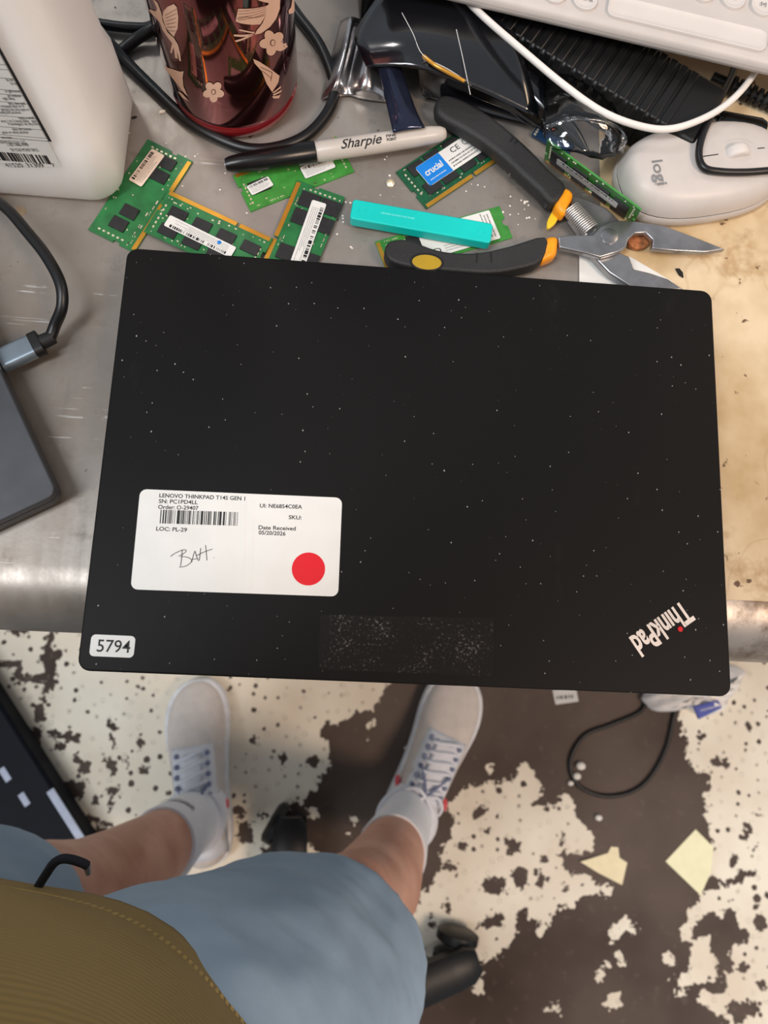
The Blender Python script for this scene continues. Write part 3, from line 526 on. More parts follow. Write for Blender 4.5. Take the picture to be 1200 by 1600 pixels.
# ================================================================ memory modules
RL, RW, RT = 0.0676, 0.030, 0.0011
def ram(label, T, board, chips, stickers, caps=True, contacts=True, seed=1, notch=0.004):
    r = random.Random(seed)
    o = thing('memory_module', label, 'memory module', T, 'loose memory modules on the bench')
    pl = [(-RL / 2, -RW / 2), (notch - 0.0008, -RW / 2), (notch - 0.0008, -RW / 2 + 0.003), (notch + 0.0008, -RW / 2 + 0.003), (notch + 0.0008, -RW / 2), (RL / 2, -RW / 2), (RL / 2, -0.005), (RL / 2 - 0.0015, -0.005), (RL / 2 - 0.0015, -0.001), (RL / 2, -0.001), (RL / 2, RW / 2), (-RL / 2, RW / 2), (-RL / 2, -0.001), (-RL / 2 + 0.0015, -0.001), (-RL / 2 + 0.0015, -0.005), (-RL / 2, -0.005)]
    MB().prism(pl, 0, RT).build('circuit_board', board, o, world=False)
    if contacts:
        for x0, x1 in ((-RL / 2 + 0.0012, notch - 0.001), (notch + 0.001, RL / 2 - 0.0012)):
            b = MB(); b.box(x0, x1, -RW / 2 + 0.0001, -RW / 2 + 0.0026, RT, RT + 0.0001); b.build('gold_contacts', M['gold'], o, world=False)
    for cx, cy, cw, ch in chips: MB().box(cx - cw / 2, cx + cw / 2, cy - ch / 2, cy + ch / 2, RT, RT + 0.001).build('memory_chip', M['chip'], o, world=False, bevel=0.0001, seg=1)
    if caps:
        b = MB()
        for k in range(46):
            cx, cy = r.uniform(-RL / 2 + 0.002, RL / 2 - 0.002), r.choice((-RW / 2 + 0.0045, -RW / 2 + 0.0058, RW / 2 - 0.002, r.uniform(-0.008, 0.013)))
            s_ = r.uniform(0.0003, 0.0006); b.box(cx - s_, cx + s_, cy - s_ * 0.6, cy + s_ * 0.6, RT, RT + 0.0004)
        for sx in (-1, 1):
            for k in range(6): b.box(sx * (RL / 2 - 0.0035) - 0.0005, sx * (RL / 2 - 0.0035) + 0.0005, -0.006 + k * 0.003, -0.006 + k * 0.003 + 0.0014, RT, RT + 0.0004)
        c = b.build('solder_components', M['solder'], o, world=False); c['kind'] = 'stuff'
    for st in stickers: st(o)
    return o
def sticker(cx, cy, w_, h_, ang, m, z=RT + 0.00105, code='bars', seed=3, extra=None):
    def f(o):
        T = Matrix.Translation((cx, cy, z)) @ Matrix.Rotation(ang, 4, 'Z')
        b = MB(); b.prism(rrect(w_, h_, min(w_, h_) * 0.12), 0, 0.00008, T); s_ = b.build('sticker', m, o, world=False)
        TW = o.matrix_world @ T if False else INV[o.name].inverted() @ T
        if code:
            bars('barcode', TW @ Matrix.Translation((0, h_ * 0.3, 0)), w_ * 0.86, h_ * 0.24, 110, M['ink'], s_, seed, 0.0001)
            dashes('fine_print', TW @ Matrix.Translation((0, -h_ * 0.12, 0)), w_ * 0.82, h_ * 0.5, 4, M['grey'], s_, seed, 0.0001)
        if extra: extra(s_, TW)
    return f
def two(p0, p1, z): return G(p0[0], p0[1], z), G(p1[0], p1[1], z)
def ramT(a, b_, z=ZT, edge='gold', anchor='mid'):
    A, B_ = two(a, b_, z); x = (B_ - A).normalized(); y = Vector((0, 0, 1)).cross(x)
    mid = (A + B_) / 2 if anchor == 'mid' else (A + x * RL / 2 if anchor == 'a' else B_ - x * RL / 2)
    return frame(mid + y * (RW / 2 if edge == 'gold' else -RW / 2), x)
ch4 = [(0.026, 0.002, 0.0095, 0.008), (0.014, 0.002, 0.0095, 0.008)]
ram('green memory module half under another, with a tilted peach barcode sticker', ramT((210, 397), (302, 253), edge='gold'), M['pcb'],
    [(0.025, -0.003, 0.0075, 0.0095), (0.0155, -0.0035, 0.0075, 0.0095), (-0.013, 0.0, 0.0075, 0.0095), (-0.0225, 0.0015, 0.0075, 0.0095)],
    [sticker(0.0165, 0.0055, 0.0245, 0.0088, -0.06, M['peach'], code='bars', seed=4)], seed=2)
def swirl(s_, TW):
    b = MB(); b.lathe([(0.0012, 0.0001), (0.0011, 0.00016)], (0, 0, 0), 16); o = b; o.v = [TW @ (p + Vector((-0.0115, -0.0018, 0.0001))) for p in o.v]; o.build('round_mark', M['blue'], s_)
ram('green memory module with gold edge and white barcode strip, lying across another', ramT((424, 373), (267, 300), z=ZT + 0.0024), M['pcb'],
    [(x, y, 0.0105, 0.0068) for x in (0.0215, 0.006, -0.0095, -0.025) for y in (0.0085, -0.0035)],
    [sticker(0.0035, 0.0035, 0.043, 0.0075, -0.02, M['paper'], seed=6, extra=swirl)], seed=3, notch=-0.012)
def rot(o): pass
ram('green memory module with six chips and a long slanted white sticker', ramT((465, 283), (415, 400), z=ZT + 0.0013, anchor='a'), M['pcb'],
    [(x, y, 0.0098, 0.0118) for x in (-0.0235, -0.0115, 0.013, 0.025) for y in (-0.0035, 0.0092)],
    [sticker(-0.0015, 0.0035, 0.046, 0.0088, 0.05, M['paper'], seed=8)], seed=4, notch=0.006)
ram('bright green memory module lying underneath the marker pen', ramT((558, 268), (387, 334), z=ZT, edge='top') @ Matrix.Translation((0, RW / 2, 0)) @ Matrix.Diagonal((1, 0.86, 1, 1)) @ Matrix.Translation((0, -RW / 2, 0)), M['pcb2'],
    [(0.0225, 0.0, 0.012, 0.0095), (-0.013, 0.0, 0.013, 0.0095)],
    [sticker(0.022, 0.0005, 0.0145, 0.0078, math.pi + 0.1, M['paper'], seed=10), sticker(-0.0145, 0.003, 0.02, 0.0095, math.pi, M['paper'], seed=11)], seed=5)
def cruc(s_, TW):
    b = MB(); b.prism(off(rrect(0.018, 0.0147, 0.0003), -0.0139, 0), 0.00012, 0.00018, TW); bl = b.build('blue_panel', M['blue'], s_)
    up = (TW.to_3x3() @ Vector((0, 0, 1)))
    def tt(s2, x0, x1, y, cap, m, par, **k): text('printed_text', s2, TW @ Vector((x0, y, 0.0002)), TW @ Vector((x1, y, 0.0002)), cap, m, par, up=up, **k)
    tt('crucial', -0.0205, -0.0072, -0.0012, 0.0042, M['paper'], bl, bold=0.02, shear=0.12)
    dashes('fine_print', TW @ Matrix.Translation((-0.0139, -0.0045, 0.0002)), 0.013, 0.0016, 1, M['paper'], bl, 3)
    tt('CE', 0.002, 0.0085, 0.0022, 0.0035, M['ink'], s_)
    dashes('fine_print', TW @ Matrix.Translation((0.009, -0.003, 0.0002)), 0.024, 0.0066, 3, M['ink'], s_, 5)
    b = MB(); b.rings([[TW @ Vector((0.0135 + r_ * math.cos(k * math.pi / 12), 0.004 + r_ * math.sin(k * math.pi / 12), 0.0002)) for k in range(24)] for r_ in (0.0016, 0.0020)], cap=False); b.build('round_mark', M['ink'], s_)
ram('dark green memory module with a blue and white sticker reading crucial', ramT((666, 328), (791, 244), z=ZT, anchor='a'), M['pcb3'],
    [(x, y, 0.0105, 0.0078) for x in (-0.0215, -0.009, 0.0055, 0.018, 0.0275) for y in (0.0095, -0.0055)],
    [sticker(0.0, 0.0025, 0.0462, 0.0150, 0.0, M['paper'], code=None, extra=cruc)], seed=6)
# leaning module between pliers and mouse
br, tr_, tl_ = G(985, 345, ZT + 0.002), G(1003, 326, ZT + 0.0275), G(850, 212, ZT + 0.0275)
x = (tl_ - tr_).normalized(); y = (tr_ - br); y = (y - x * y.dot(x)).normalized(); z = x.cross(y)
ctr = tr_ + (tl_ - tr_).normalized() * RL / 2 - y * RW / 2
if z.dot(Vector(CL) - ctr) < 0: x = -x; z = -z
LM = Matrix.Identity(4)
for i in range(3): LM[i][0] = x[i]; LM[i][1] = y[i]; LM[i][2] = z[i]; LM[i][3] = ctr[i]
ram('green memory module standing tilted on edge against the white mouse', LM, M['pcb2'], [(xx, yy, 0.0105, 0.0085) for xx in (-0.024, -0.008, 0.008, 0.022) for yy in (0.004, -0.006)],
    [sticker(-0.002, 0.001, 0.045, 0.0085, 0.0, M['paper'], seed=12)], seed=7)
bt_ = G(838, 222, ZT + 0.004); T = frame(G(866, 216, ZT + 0.0012), G(905, 238) - G(866, 216)) @ Matrix.Rotation(0.0, 4, 'X')
nb = thing('circuit_card', 'dark blue circuit card peeking out beneath the clear bag', 'circuit card', T); b = MB(); b.prism(rrect(0.026, 0.014, 0.001), 0, 0.0012); b.build('circuit_board', M['navy'], nb, world=False)
b = MB()
for k in range(6): b.box(-0.012, -0.0105, -0.006 + k * 0.002, -0.005 + k * 0.002, 0.0012, 0.0017)
b.build('contact_pads', M['solder'], nb, world=False)['kind'] = 'stuff'
# solid state drive stick
A, B_ = two((600, 403), (786, 349), ZT); T = frame((A + B_) / 2, B_ - A); SL, SW = 0.080, 0.022
sd = thing('drive_stick', 'green solid state drive stick under the teal bar and plier handle', 'drive', T)
pl = [(-SL / 2, -SW / 2), (SL / 2, -SW / 2)] + [(SL / 2 - 0.0025 * math.sin(a_), -0.0025 * math.cos(a_)) for a_ in [math.pi * k / 8 for k in range(9)]] + [(SL / 2, SW / 2), (-SL / 2, SW / 2)]
MB().prism(pl, 0, 0.0009).build('circuit_board', M['pcb2'], sd, world=False)
MB().box(-SL / 2 + 0.0001, -SL / 2 + 0.0025, -SW / 2 + 0.001, SW / 2 - 0.001, 0.0009, 0.001).build('gold_contacts', M['gold'], sd, world=False)
for cx in (-0.015, 0.004, 0.022): MB().box(cx - 0.007, cx + 0.007, -0.008, 0.008, 0.0009, 0.0019).build('memory_chip', M['chip'], sd, world=False)
TW = T @ Matrix.Translation((0.009, 0, 0.00195)); b = MB(); b.prism(rrect(0.047, 0.0195, 0.001), 0, 0.00008, Matrix.Translation((0.009, 0, 0.00195))); ss = b.build('sticker', M['paper'], sd, world=False)
text('printed_text', 'CE', TW @ Vector((-0.0135, -0.0045, 0.0001)), TW @ Vector((-0.0215, -0.0045, 0.0001)), 0.0036, M['ink'], ss, up=TW.to_3x3() @ Vector((0, 0, 1)))
dashes('fine_print', TW @ Matrix.Translation((0.001, -0.006, 0.0001)), 0.024, 0.005, 3, M['grey'], ss, 2); dashes('fine_print', TW @ Matrix.Translation((0.019, 0.001, 0.0001)) @ Matrix.Rotation(1.57, 4, 'Z'), 0.017, 0.006, 3, M['ink'], ss, 4); bars('barcode', TW @ Matrix.Translation((0.008, -0.0075, 0.0001)), 0.009, 0.003, 24, M['ink'], ss, 6)
b = MB()
for k in range(26): cx = -SL / 2 + 0.004 + random.random() * 0.024; cy = random.choice((SW / 2 - 0.002, random.uniform(-0.009, 0.009))); b.box(cx, cx + 0.0008, cy, cy + 0.0005, 0.0009, 0.0014)
b.build('solder_components', M['solder'], sd, world=False)['kind'] = 'stuff'
# ================================================================ teal bar
A, B_ = two((549, 325), (769, 364), ZT + 0.012); T = frame(Vector(((A.x + B_.x) / 2, (A.y + B_.y) / 2, ZT + 0.0042)), B_ - A); tlh = (B_ - A).length
te = thing('plastic_bar', 'turquoise plastic bar with rounded corners and small raised letters', 'plastic bar', T)
MB().prism(rrect(tlh, 0.0128, 0.0022), 0, 0.0075).build('bar', M['teal'], te, world=False, bevel=0.0007)
for sx in (-1, 1):
    b = MB(); c = Vector((sx * (tlh / 2 - 0.0065), 0, 0.0075)); b.rings([[c + Vector((r_ * math.cos(k * math.pi / 12), r_ * math.sin(k * math.pi / 12), h)) for k in range(24)] for r_, h in ((0.0022, 0), (0.0021, 0.0002), (0.0019, 0.0002), (0.0018, 0))], cap=False); b.build('moulded_ring', M['teal'], te, world=False, smooth=True)
teal2 = mat('teal_light', (120, 226, 220), 0.5)
dashes('moulded_letters', T @ Matrix.Translation((-0.014, 0.0005, 0.0076)), 0.02, 0.0022, 1, teal2, te, 14)
# ================================================================ marker pen
zc = ZT + 0.0098
A, B_ = two((352, 258), (697, 208), zc); MT = frame(A, B_ - A); ml = (B_ - A).length
mk = thing('marker_pen', 'capped permanent marker with grey barrel, black cap and cursive lettering', 'marker', Vector((A.x, A.y, zc)))
def mring(x, r, n=28): return [MT @ Vector((x, r * math.cos(2 * math.pi * k / n), r * math.sin(2 * math.pi * k / n))) for k in range(n)]
cl = ml * 0.40
b = MB(); b.rings([mring(x, r) for x, r in ((0.0, 0.0022), (0.0003, 0.0034), (0.003, 0.0044), (0.01, 0.0052), (0.02, 0.0058), (cl - 0.0005, 0.0062), (cl, 0.0059))]); b.build('cap', M['cap'], mk, smooth='angle')
b = MB(); b.rings([mring(x, r) for x, r in ((-0.0004, 0.001), (-0.0004, 0.0018), (0.0005, 0.002))]); b.build('cap_tip', mat('cap_tip_grey', (150, 150, 150), 0.3, 0.3), mk)
b = MB(); b.rings([mring(x, r) for x, r in ((cl - 0.002, 0.0055), (cl + 0.002, 0.0055), (cl + 0.0025, 0.0058), (ml * 0.6, 0.0058), (ml * 0.85, 0.0055), (ml * 0.93, 0.005), (ml * 0.975, 0.0042), (ml * 0.995, 0.003), (ml, 0.0015))]); b.build('barrel', M['marker'], mk, smooth=True)
CT = frame(Vector(CL), Vector((1, 0, 0)))
def mwrap(p):
    q = MT.inverted() @ p; a_ = q.y / 0.0058; r = 0.00588; th0 = -0.55
    return MT @ Vector((q.x, r * math.sin(a_ + th0), r * math.cos(a_ + th0)))
fx = lambda px, py: (MT.inverted() @ G(px, py, zc)).x
x0, x1 = fx(533, 240), fx(596, 228)
text('lettering', 'Sharpie', MT @ Vector((x0, -0.0008, 0)), MT @ Vector((x1, -0.0008, 0)), 0.0052, M['ink'], mk, up=MT.to_3x3() @ Vector((0, 0, 1)), shear=0.42, bold=0.012, wrap=mwrap)
x0, x1 = fx(604, 230), fx(619, 228)
for s_, dy in (('FINE', 0.0019), ('POINT', -0.0003)): text('lettering', s_, MT @ Vector((x0, dy, 0)), MT @ Vector((x1, dy, 0)), 0.0015, M['ink'], mk, up=MT.to_3x3() @ Vector((0, 0, 1)), bold=0.02, wrap=mwrap)
# ================================================================ pliers
pz = ZT + 0.0025
def K(x, y, z=ZT + 0.010): return G(580 + x / 2.069, 130 + y / 2.069, z)
pv = K(760, 500)
pl_ = thing('long_nose_pliers', 'open long-nose pliers with black grips, orange bands and steel jaws', 'pliers', Vector((pv.x, pv.y, ZT)))
def plate(name, pts, z0, z1, m, bevel, z=None, smooth=1, seg=3):
    zz_ = z1 if z is None else z; q = [K(x, y, zz_) for x, y in pts]; q = [(p.x, p.y) for p in q]
    if smooth:
        s3 = spline([(a_, b_, 0) for a_, b_ in q + q[:1]], 3)[:-1]; q = [(p.x, p.y) for p in s3]
    return MB().prism(q, z0, z1).build(name, m, pl_, bevel=bevel, seg=seg)
h1 = plate('grip', [(206, 62), (216, 42), (245, 33), (300, 50), (380, 95), (450, 150), (520, 213), (580, 277), (634, 332), (590, 390), (540, 342), (480, 288), (430, 240), (370, 194), (300, 148), (240, 116), (212, 92)], ZT + 0.003, ZT + 0.0135, M['grip'], 0.0042, seg=5)
h2 = plate('grip', [(42, 535), (56, 512), (85, 503), (130, 506), (190, 530), (260, 545), (350, 545), (450, 524), (566, 494), (552, 572), (470, 600), (380, 612), (250, 604), (130, 592), (60, 570)], ZT + 0.0030, ZT + 0.0135, M['grip'], 0.0042, seg=5)
plate('grip_inset', ell(180, 578, 48, 24, 5, 16), ZT + 0.0131, ZT + 0.0138, mat('grip_inset_olive', (168, 138, 34), 0.4), 0.0003); plate('grip_inset_rim', ell(180, 578, 56, 30, 5, 16), ZT + 0.0131, ZT + 0.01365, M['rubber'], 0.0002)
for q in ([(456, 172), (462, 176), (452, 192), (446, 188)], [(470, 180), (476, 184), (466, 200), (460, 196)]): plate('grip_notch', q, ZT + 0.0128, ZT + 0.0137, M['rubber'], 0.0002, smooth=0)
for q in ([(340, 548), (346, 548), (344, 580), (338, 580)], [(384, 546), (390, 546), (392, 578), (386, 578)]): plate('grip_notch', q, ZT + 0.0128, ZT + 0.0137, M['rubber'], 0.0002, smooth=0)
plate('band', [(630, 328), (660, 354), (626, 427), (592, 392)], ZT + 0.0028, ZT + 0.0132, M['orange'], 0.003, smooth=0); plate('band', [(566, 492), (608, 490), (603, 553), (550, 574)], ZT + 0.0028, ZT + 0.0132, M['orange'], 0.003, smooth=0)
plate('handle_tab', [(440, 262), (462, 256), (482, 275), (470, 283), (458, 276), (450, 292)], ZT + 0.004, ZT + 0.007, M['steel'], 0.0005, smooth=0)
plate('jaw', [(650, 362), (700, 375), (760, 402), (800, 440), (820, 500), (800, 545), (835, 560), (850, 600), (900, 612), (960, 632), (1012, 666), (930, 672), (840, 658), (770, 612), (720, 560), (690, 500), (640, 432)], ZT + 0.003, ZT + 0.0085, M['steel'], 0.001, smooth=0)
plate('jaw', [(604, 494), (660, 490), (715, 490), (740, 462), (790, 443), (850, 444), (950, 460), (1050, 498), (1146, 536), (1080, 546), (980, 541), (908, 534), (912, 505), (888, 482), (855, 484), (832, 505), (826, 528), (800, 545), (740, 562), (690, 548), (608, 530)], ZT + 0.0086, ZT + 0.0125, M['steel'], 0.0008, smooth=0)
plate('rust_patch', ell(866, 508, 36, 26, 0, 14), ZT + 0.002, ZT + 0.005, M['rust'], 0.0005)
b = MB(); c = K(770, 495, ZT + 0.0125); b.lathe([(0.0052, 0), (0.0052, 0.0004), (0.0045, 0.0007)], (c.x, c.y, ZT + 0.0125), 28); b.build('pivot', M['steel'], pl_, smooth='angle')
s0, s1 = K(645, 405, ZT + 0.010), K(712, 478, ZT + 0.010); pts = []
d = (s1 - s0); u = d.normalized().cross(Vector((0, 0, 1))).normalized()
for k in range(170):
    a_ = 2 * math.pi * k / 12; pts.append(s0 + d * k / 169 + (u * math.cos(a_) * 0.0055 + Vector((0, 0, 1)) * math.sin(a_) * 0.0038))
MB().tube(pts, 0.00055, 6).build('spring', mat('spring_steel', (214, 212, 210), 0.3, 0.8), pl_, smooth=True)
plate('lock_tab', [(586, 412), (606, 420), (598, 450), (572, 470), (570, 445)], ZT + 0.004, ZT + 0.006, M['yellow'], 0.0005)
# ================================================================ mouse
zm = ZT + 0.016
c = G(1098, 262, zm); ax = (G(1165, 252, zm) - G(1030, 272, zm)); T = frame(Vector((c.x, c.y, ZT + 0.0007)), ax)
ms = thing('computer_mouse', 'pale grey pebble-shaped computer mouse with a scroll wheel', 'computer mouse', T)
ML, MW_, MH = 0.105, 0.060, 0.026
def stadium(l_, w_, n=40, p=2.6):
    return [(l_ / 2 * math.copysign(abs(math.cos(a_)) ** (2 / p), math.cos(a_)), w_ / 2 * math.copysign(abs(math.sin(a_)) ** (2 / p), math.sin(a_))) for a_ in [2 * math.pi * k / n for k in range(n)]]
def mlvl(z, s1): return [(x * s1 if False else x - math.copysign(min(abs(x), (1 - s1) * MW_ / 2), x), y * s1, z) for x, y in stadium(ML, MW_)]
b = MB(); b.rings([mlvl(z, s1) for z, s1 in ((0, 0.90), (0.002, 0.96), (0.0055, 1.0), (0.0085, 0.992), (0.0098, 0.98))]); b.build('base_shell', M['white'], ms, world=False, smooth='angle')
b = MB(); b.rings([mlvl(z, s1) for z, s1 in ((0.0094, 0.962), (0.0116, 0.955))]); b.build('seam', M['rubber'], ms, world=False)
b = MB(); b.rings([mlvl(z, s1) for z, s1 in ((0.0108, 0.968), (0.0145, 0.95), (0.0185, 0.91), (0.0215, 0.85), (0.024, 0.76), (0.0255, 0.6), (0.0262, 0.4), (0.0265, 0.18))]); b.build('top_shell', M['white'], ms, world=False, smooth='angle')
wx = (T.inverted() @ G(1151, 244, ZT + 0.025)).x; wy = (T.inverted() @ G(1151, 244, ZT + 0.025)).y * 0
b = MB(); b.rings([[(wx + a2 * math.cos(k * math.pi / 16), wy + b2 * math.sin(k * math.pi / 16), h) for k in range(32)] for a2, b2, h in ((0.0135, 0.0095, 0.0256), (0.0125, 0.0086, 0.0264), (0.0095, 0.006, 0.0262), (0.008, 0.0048, 0.0252))], cap=False); b.build('wheel_dish', M['white'], ms, world=False, smooth=True)
b = MB(); r_ = 0.0085
b.rings([[(wx + r_ * s2 * math.cos(a_), wy + yy, 0.0225 + r_ * s2 * math.sin(a_)) for a_ in [2 * math.pi * k / 28 for k in range(28)]] for yy, s2 in ((-0.0038, 0.8), (-0.0032, 0.95), (-0.0015, 1.0), (0.0015, 1.0), (0.0032, 0.95), (0.0038, 0.8))]); b.build('scroll_wheel', M['key'], ms, world=False, smooth=True)
for xa, xb in ((wx - 0.026, wx - 0.0125), (wx + 0.0125, wx + 0.026)):
    n_ = 6; b = MB(); tp = lambda x_: 0.0267 if abs(x_) < 0.028 else 0.0267 - (abs(x_) - 0.028) ** 2 * 14
    for k in range(n_):
        x0 = xa + (xb - xa) * k / n_; x1 = xa + (xb - xa) * (k + 1) / n_; b.add([(x0, -0.0003, tp(x0)), (x1, -0.0003, tp(x1)), (x1, 0.0003, tp(x1)), (x0, 0.0003, tp(x0))], [(0, 1, 2, 3)])
    b.build('button_gap', M['rubber'], ms, world=False)
def mswrap(p):
    q = T.inverted() @ p; s_ = max(abs(q.y) / (MW_ / 2), 1 - (ML / 2 - abs(q.x)) / (MW_ / 2))
    q.z = float(np.interp(s_, [0.0, 0.18, 0.4, 0.6, 0.76, 0.85, 0.91], [0.0265, 0.0265, 0.0262, 0.0255, 0.024, 0.0215, 0.0185])) + 0.0002; return T @ q
p0, p1 = G(1020, 251, ZT + 0.0268), G(1028, 285, ZT + 0.0268)
text('lettering', 'logi', G(1018, 252, ZT + 0.0264), G(1027, 290, ZT + 0.0264), 0.0062, M['grey'], ms, bold=0.012, wrap=mswrap)
# ================================================================ keyboard
kz = ZT + 0.0375
e0, e1 = G(745, 2, kz + 0.006), G(1200, 109, kz + 0.006); ux = (e1 - e0).normalized(); KT = frame(Vector((e0.x, e0.y, kz)), ux)
kb = thing('keyboard', 'pale keyboard with round keys resting on the black power brick', 'keyboard', KT)
KW, KH = 0.300, 0.125; x00 = -0.06
b = MB(); b.prism(off(rrect(KW, KH, 0.008), x00 + KW / 2, KH / 2), 0, 0.010); b.build('body', M['white'], kb, world=False, bevel=0.004, seg=4)
kin = KT.inverted(); zk = kz + 0.0118
def kl(px, py): return kin @ G(px, py, zk)
k1 = kl(915, -2); kr = 0.0071; km = kl(1193, 7)
def keyp(cx, cy, wd, ht, r=None, nm='key'):
    r = r or ht / 2 - 0.0001; b = MB(); pl = rrect(wd, ht, r, 8)
    b.rings([off_z(off(rrect(wd * s2 if wd < 0.02 else wd - ht * (1 - s2), ht * s2, r * s2, 8), cx, cy), h) for s2, h in ((1.0, 0.0098), (1.0, 0.0112), (0.97, 0.0118), (0.90, 0.0119), (0.84, 0.0116), (0.5, 0.0113))]); return b.build(nm, M['key'], kb, world=False, smooth='angle')
def off_z(pl, z): return [(x, y, z) for x, y in pl]
pit = 0.0178; rowp = km.y - k1.y if km.y - k1.y > 0.012 else 0.0178
for k in range(-3, 1):
    if k1.x + k * pit > x00 + 0.01: keyp(k1.x + k * pit, k1.y, 0.0142, 0.0142)
sp0 = kl(945, 40).x; keyp(sp0 + 0.047, k1.y + 0.0002, 0.094, 0.0148, 0.0045, 'space_bar')
for k in range(0, 6):
    if sp0 + 0.1035 + k * pit < x00 + KW - 0.01: keyp(sp0 + 0.1035 + k * pit, k1.y, 0.0142, 0.0142)
kmx = km.x
for row in range(1, 6):
    for k in range(-14, 8):
        x_ = kmx + k * pit - (row - 1) * 0.005
        if x00 + 0.012 < x_ < x00 + KW - 0.012 and k1.y + row * rowp < KH - 0.008: keyp(x_, k1.y + row * rowp, 0.0142, 0.0142)
def kt(s_, x_, y_, wd, cap): text('key_letter', s_, KT @ Vector((x_ - wd / 2, y_ - cap / 2, 0.01195)), KT @ Vector((x_ + wd / 2, y_ - cap / 2, 0.01195)), cap, M['grey'], kb)
kt('M', kmx, k1.y + rowp, 0.0032, 0.0030); kt('N', kmx - pit, k1.y + rowp, 0.0028, 0.0030); kt('cmd \u2318', k1.x, k1.y, 0.0085, 0.0024)
b = MB(); b.box(x00 + 0.02, x00 + KW - 0.02, KH - 0.02, KH - 0.012, -0.012, 0.0005); b.build('tilt_foot', M['white'], kb, world=False)
# ================================================================ black power bricks, films and bags
zb = ZT + 0.030
f0, f1 = G(1132, 132, zb), G(1040, 193, zb); dl = (G(1040, 193, zb) - G(840, 72, zb)).normalized()
BT = frame(Vector((f0.x, f0.y, ZT)), dl); wb_ = abs((BT.inverted() @ f1).y)
br_ = thing('power_brick', 'black ribbed power brick lying under the keyboard', 'power brick', BT)
BL = 0.15; b = MB(); b.prism(off(rrect(BL, wb_, 0.003), -BL / 2 + 0.004, -wb_ / 2), 0.0, 0.0285); b.build('housing', M['black'], br_, world=False, bevel=0.002)
for k in range(17):
    x_ = -0.018 - k * 0.0072; b = MB(); b.box(x_ - 0.0027, x_ + 0.0027, -wb_ - 0.0006, -0.002, 0.002, 0.030); b.build('rib', M['black'], br_, world=False, bevel=0.0008, seg=1)
rb2 = frame(G(655, 40, ZT), G(800, 40, ZT) - G(655, 40, ZT)); b2 = thing('adapter_box', 'black adapter box with a yellow warning sticker behind the dark film', 'adapter', rb2)
MB().prism(off(rrect(0.10, 0.05, 0.003), 0.012, 0.022), 0, 0.024).build('housing', M['black'], b2, world=False, bevel=0.002)
ys = [rb2.inverted() @ G(x, y, ZT + 0.0242) for x, y in ((690, -8), (720, 0), (714, 13), (686, 3))]
b = MB(); b.prism([(p.x, p.y) for p in ys], 0.024, 0.0242); yl = b.build('warning_sticker', M['yellow'], b2, world=False)
def sheet(name, rows, m, label, cat, k=5, thick=0.0002, group=None, crumple=0.0):
    """bag or film: a smooth patch through rows of (px, py, height above bench)"""
    g = [spline([G(x, y, ZT + h) for x, y, h in r], k) for r in rows]
    cols = [spline([g[i][j] for i in range(len(g))], k) for j in range(len(g[0]))]
    nu, nv = len(cols), len(cols[0]); r = random.Random(len(name) + nu); v = []
    for c_ in cols:
        for p in c_: v.append(p + Vector((r.uniform(-1, 1), r.uniform(-1, 1), r.uniform(-0.3, 1))) * crumple)
    f = [(i * nv + j, (i + 1) * nv + j, (i + 1) * nv + j + 1, i * nv + j + 1) for i in range(nu - 1) for j in range(nv - 1)]
    o = MB().add(v, f).build(name, m, smooth=True); s_ = o.modifiers.new('solid', 'SOLIDIFY'); s_.thickness = thick
    return tag(o, label, cat, group)
sheet('antistatic_bag', [[(532, 32, .004), (548, 26, .016), (566, 30, .010), (590, 26, .020), (615, 30, .012)], [(520, 80, .002), (540, 75, .015), (556, 78, .008), (580, 80, .018), (610, 85, .010)], [(508, 130, .002), (526, 128, .010), (545, 128, .005), (570, 132, .012), (605, 138, .006)], [(502, 156, .001), (520, 152, .003), (545, 150, .002), (570, 155, .003), (605, 160, .002)]], M['silver'], 'crinkled silver antistatic bag lying beside the black cable loop', 'bag')
sheet('film_strip', [[(588, 96, .022), (606, 92, .026), (624, 98, .024)], [(596, 130, .020), (614, 128, .024), (636, 132, .020)], [(606, 172, .018), (626, 168, .022), (650, 172, .018)], [(614, 208, .0175), (638, 203, .018), (664, 200, .0172)]], M['navyfilm'], 'dark blue translucent film strip lapping over the marker pen', 'film')
fs0 = sheet('film_sheet', [[(600, -20, .028), (680, -20, .029), (760, -10, .029), (800, 30, .029)], [(556, 48, .024), (640, 25, .031), (730, 30, .031), (810, 70, .029)], [(562, 80, .024), (645, 65, .034), (740, 85, .030), (830, 130, .022)], [(572, 104, .022), (652, 108, .030), (745, 140, .024), (842, 186, .014)]], M['film'], 'large black glossy film sheet covering the adapters beside the pliers', 'film')
sheet('film_sheet', [[(653, 105, .030), (670, 95, .033), (700, 112, .031), (738, 135, .027)], [(655, 118, .020), (680, 122, .022), (705, 135, .020), (740, 150, .018)], [(656, 134, .010), (690, 145, .012), (740, 158, .010), (800, 175, .010)], [(660, 150, .006), (700, 160, .006), (760, 178, .006), (838, 200, .006)]], M['film'], 'folded lower flap of black film below the painted golden glint', 'film')
b = MB(); b.tube(spline([G(x, y, ZT + h) for x, y, h in ((661, 87, .0325), (680, 102, .0335), (705, 116, .0325), (726, 127, .0305))], 6), 0.0011, 8); tag(b.build('fold_glint', mat('painted_glint', (206, 150, 60), 0.25, 0.4), smooth=True), 'golden reflection along the black film fold, made as a coloured strip', 'strip')  # golden reflection on the film crease, put in as a coloured tube
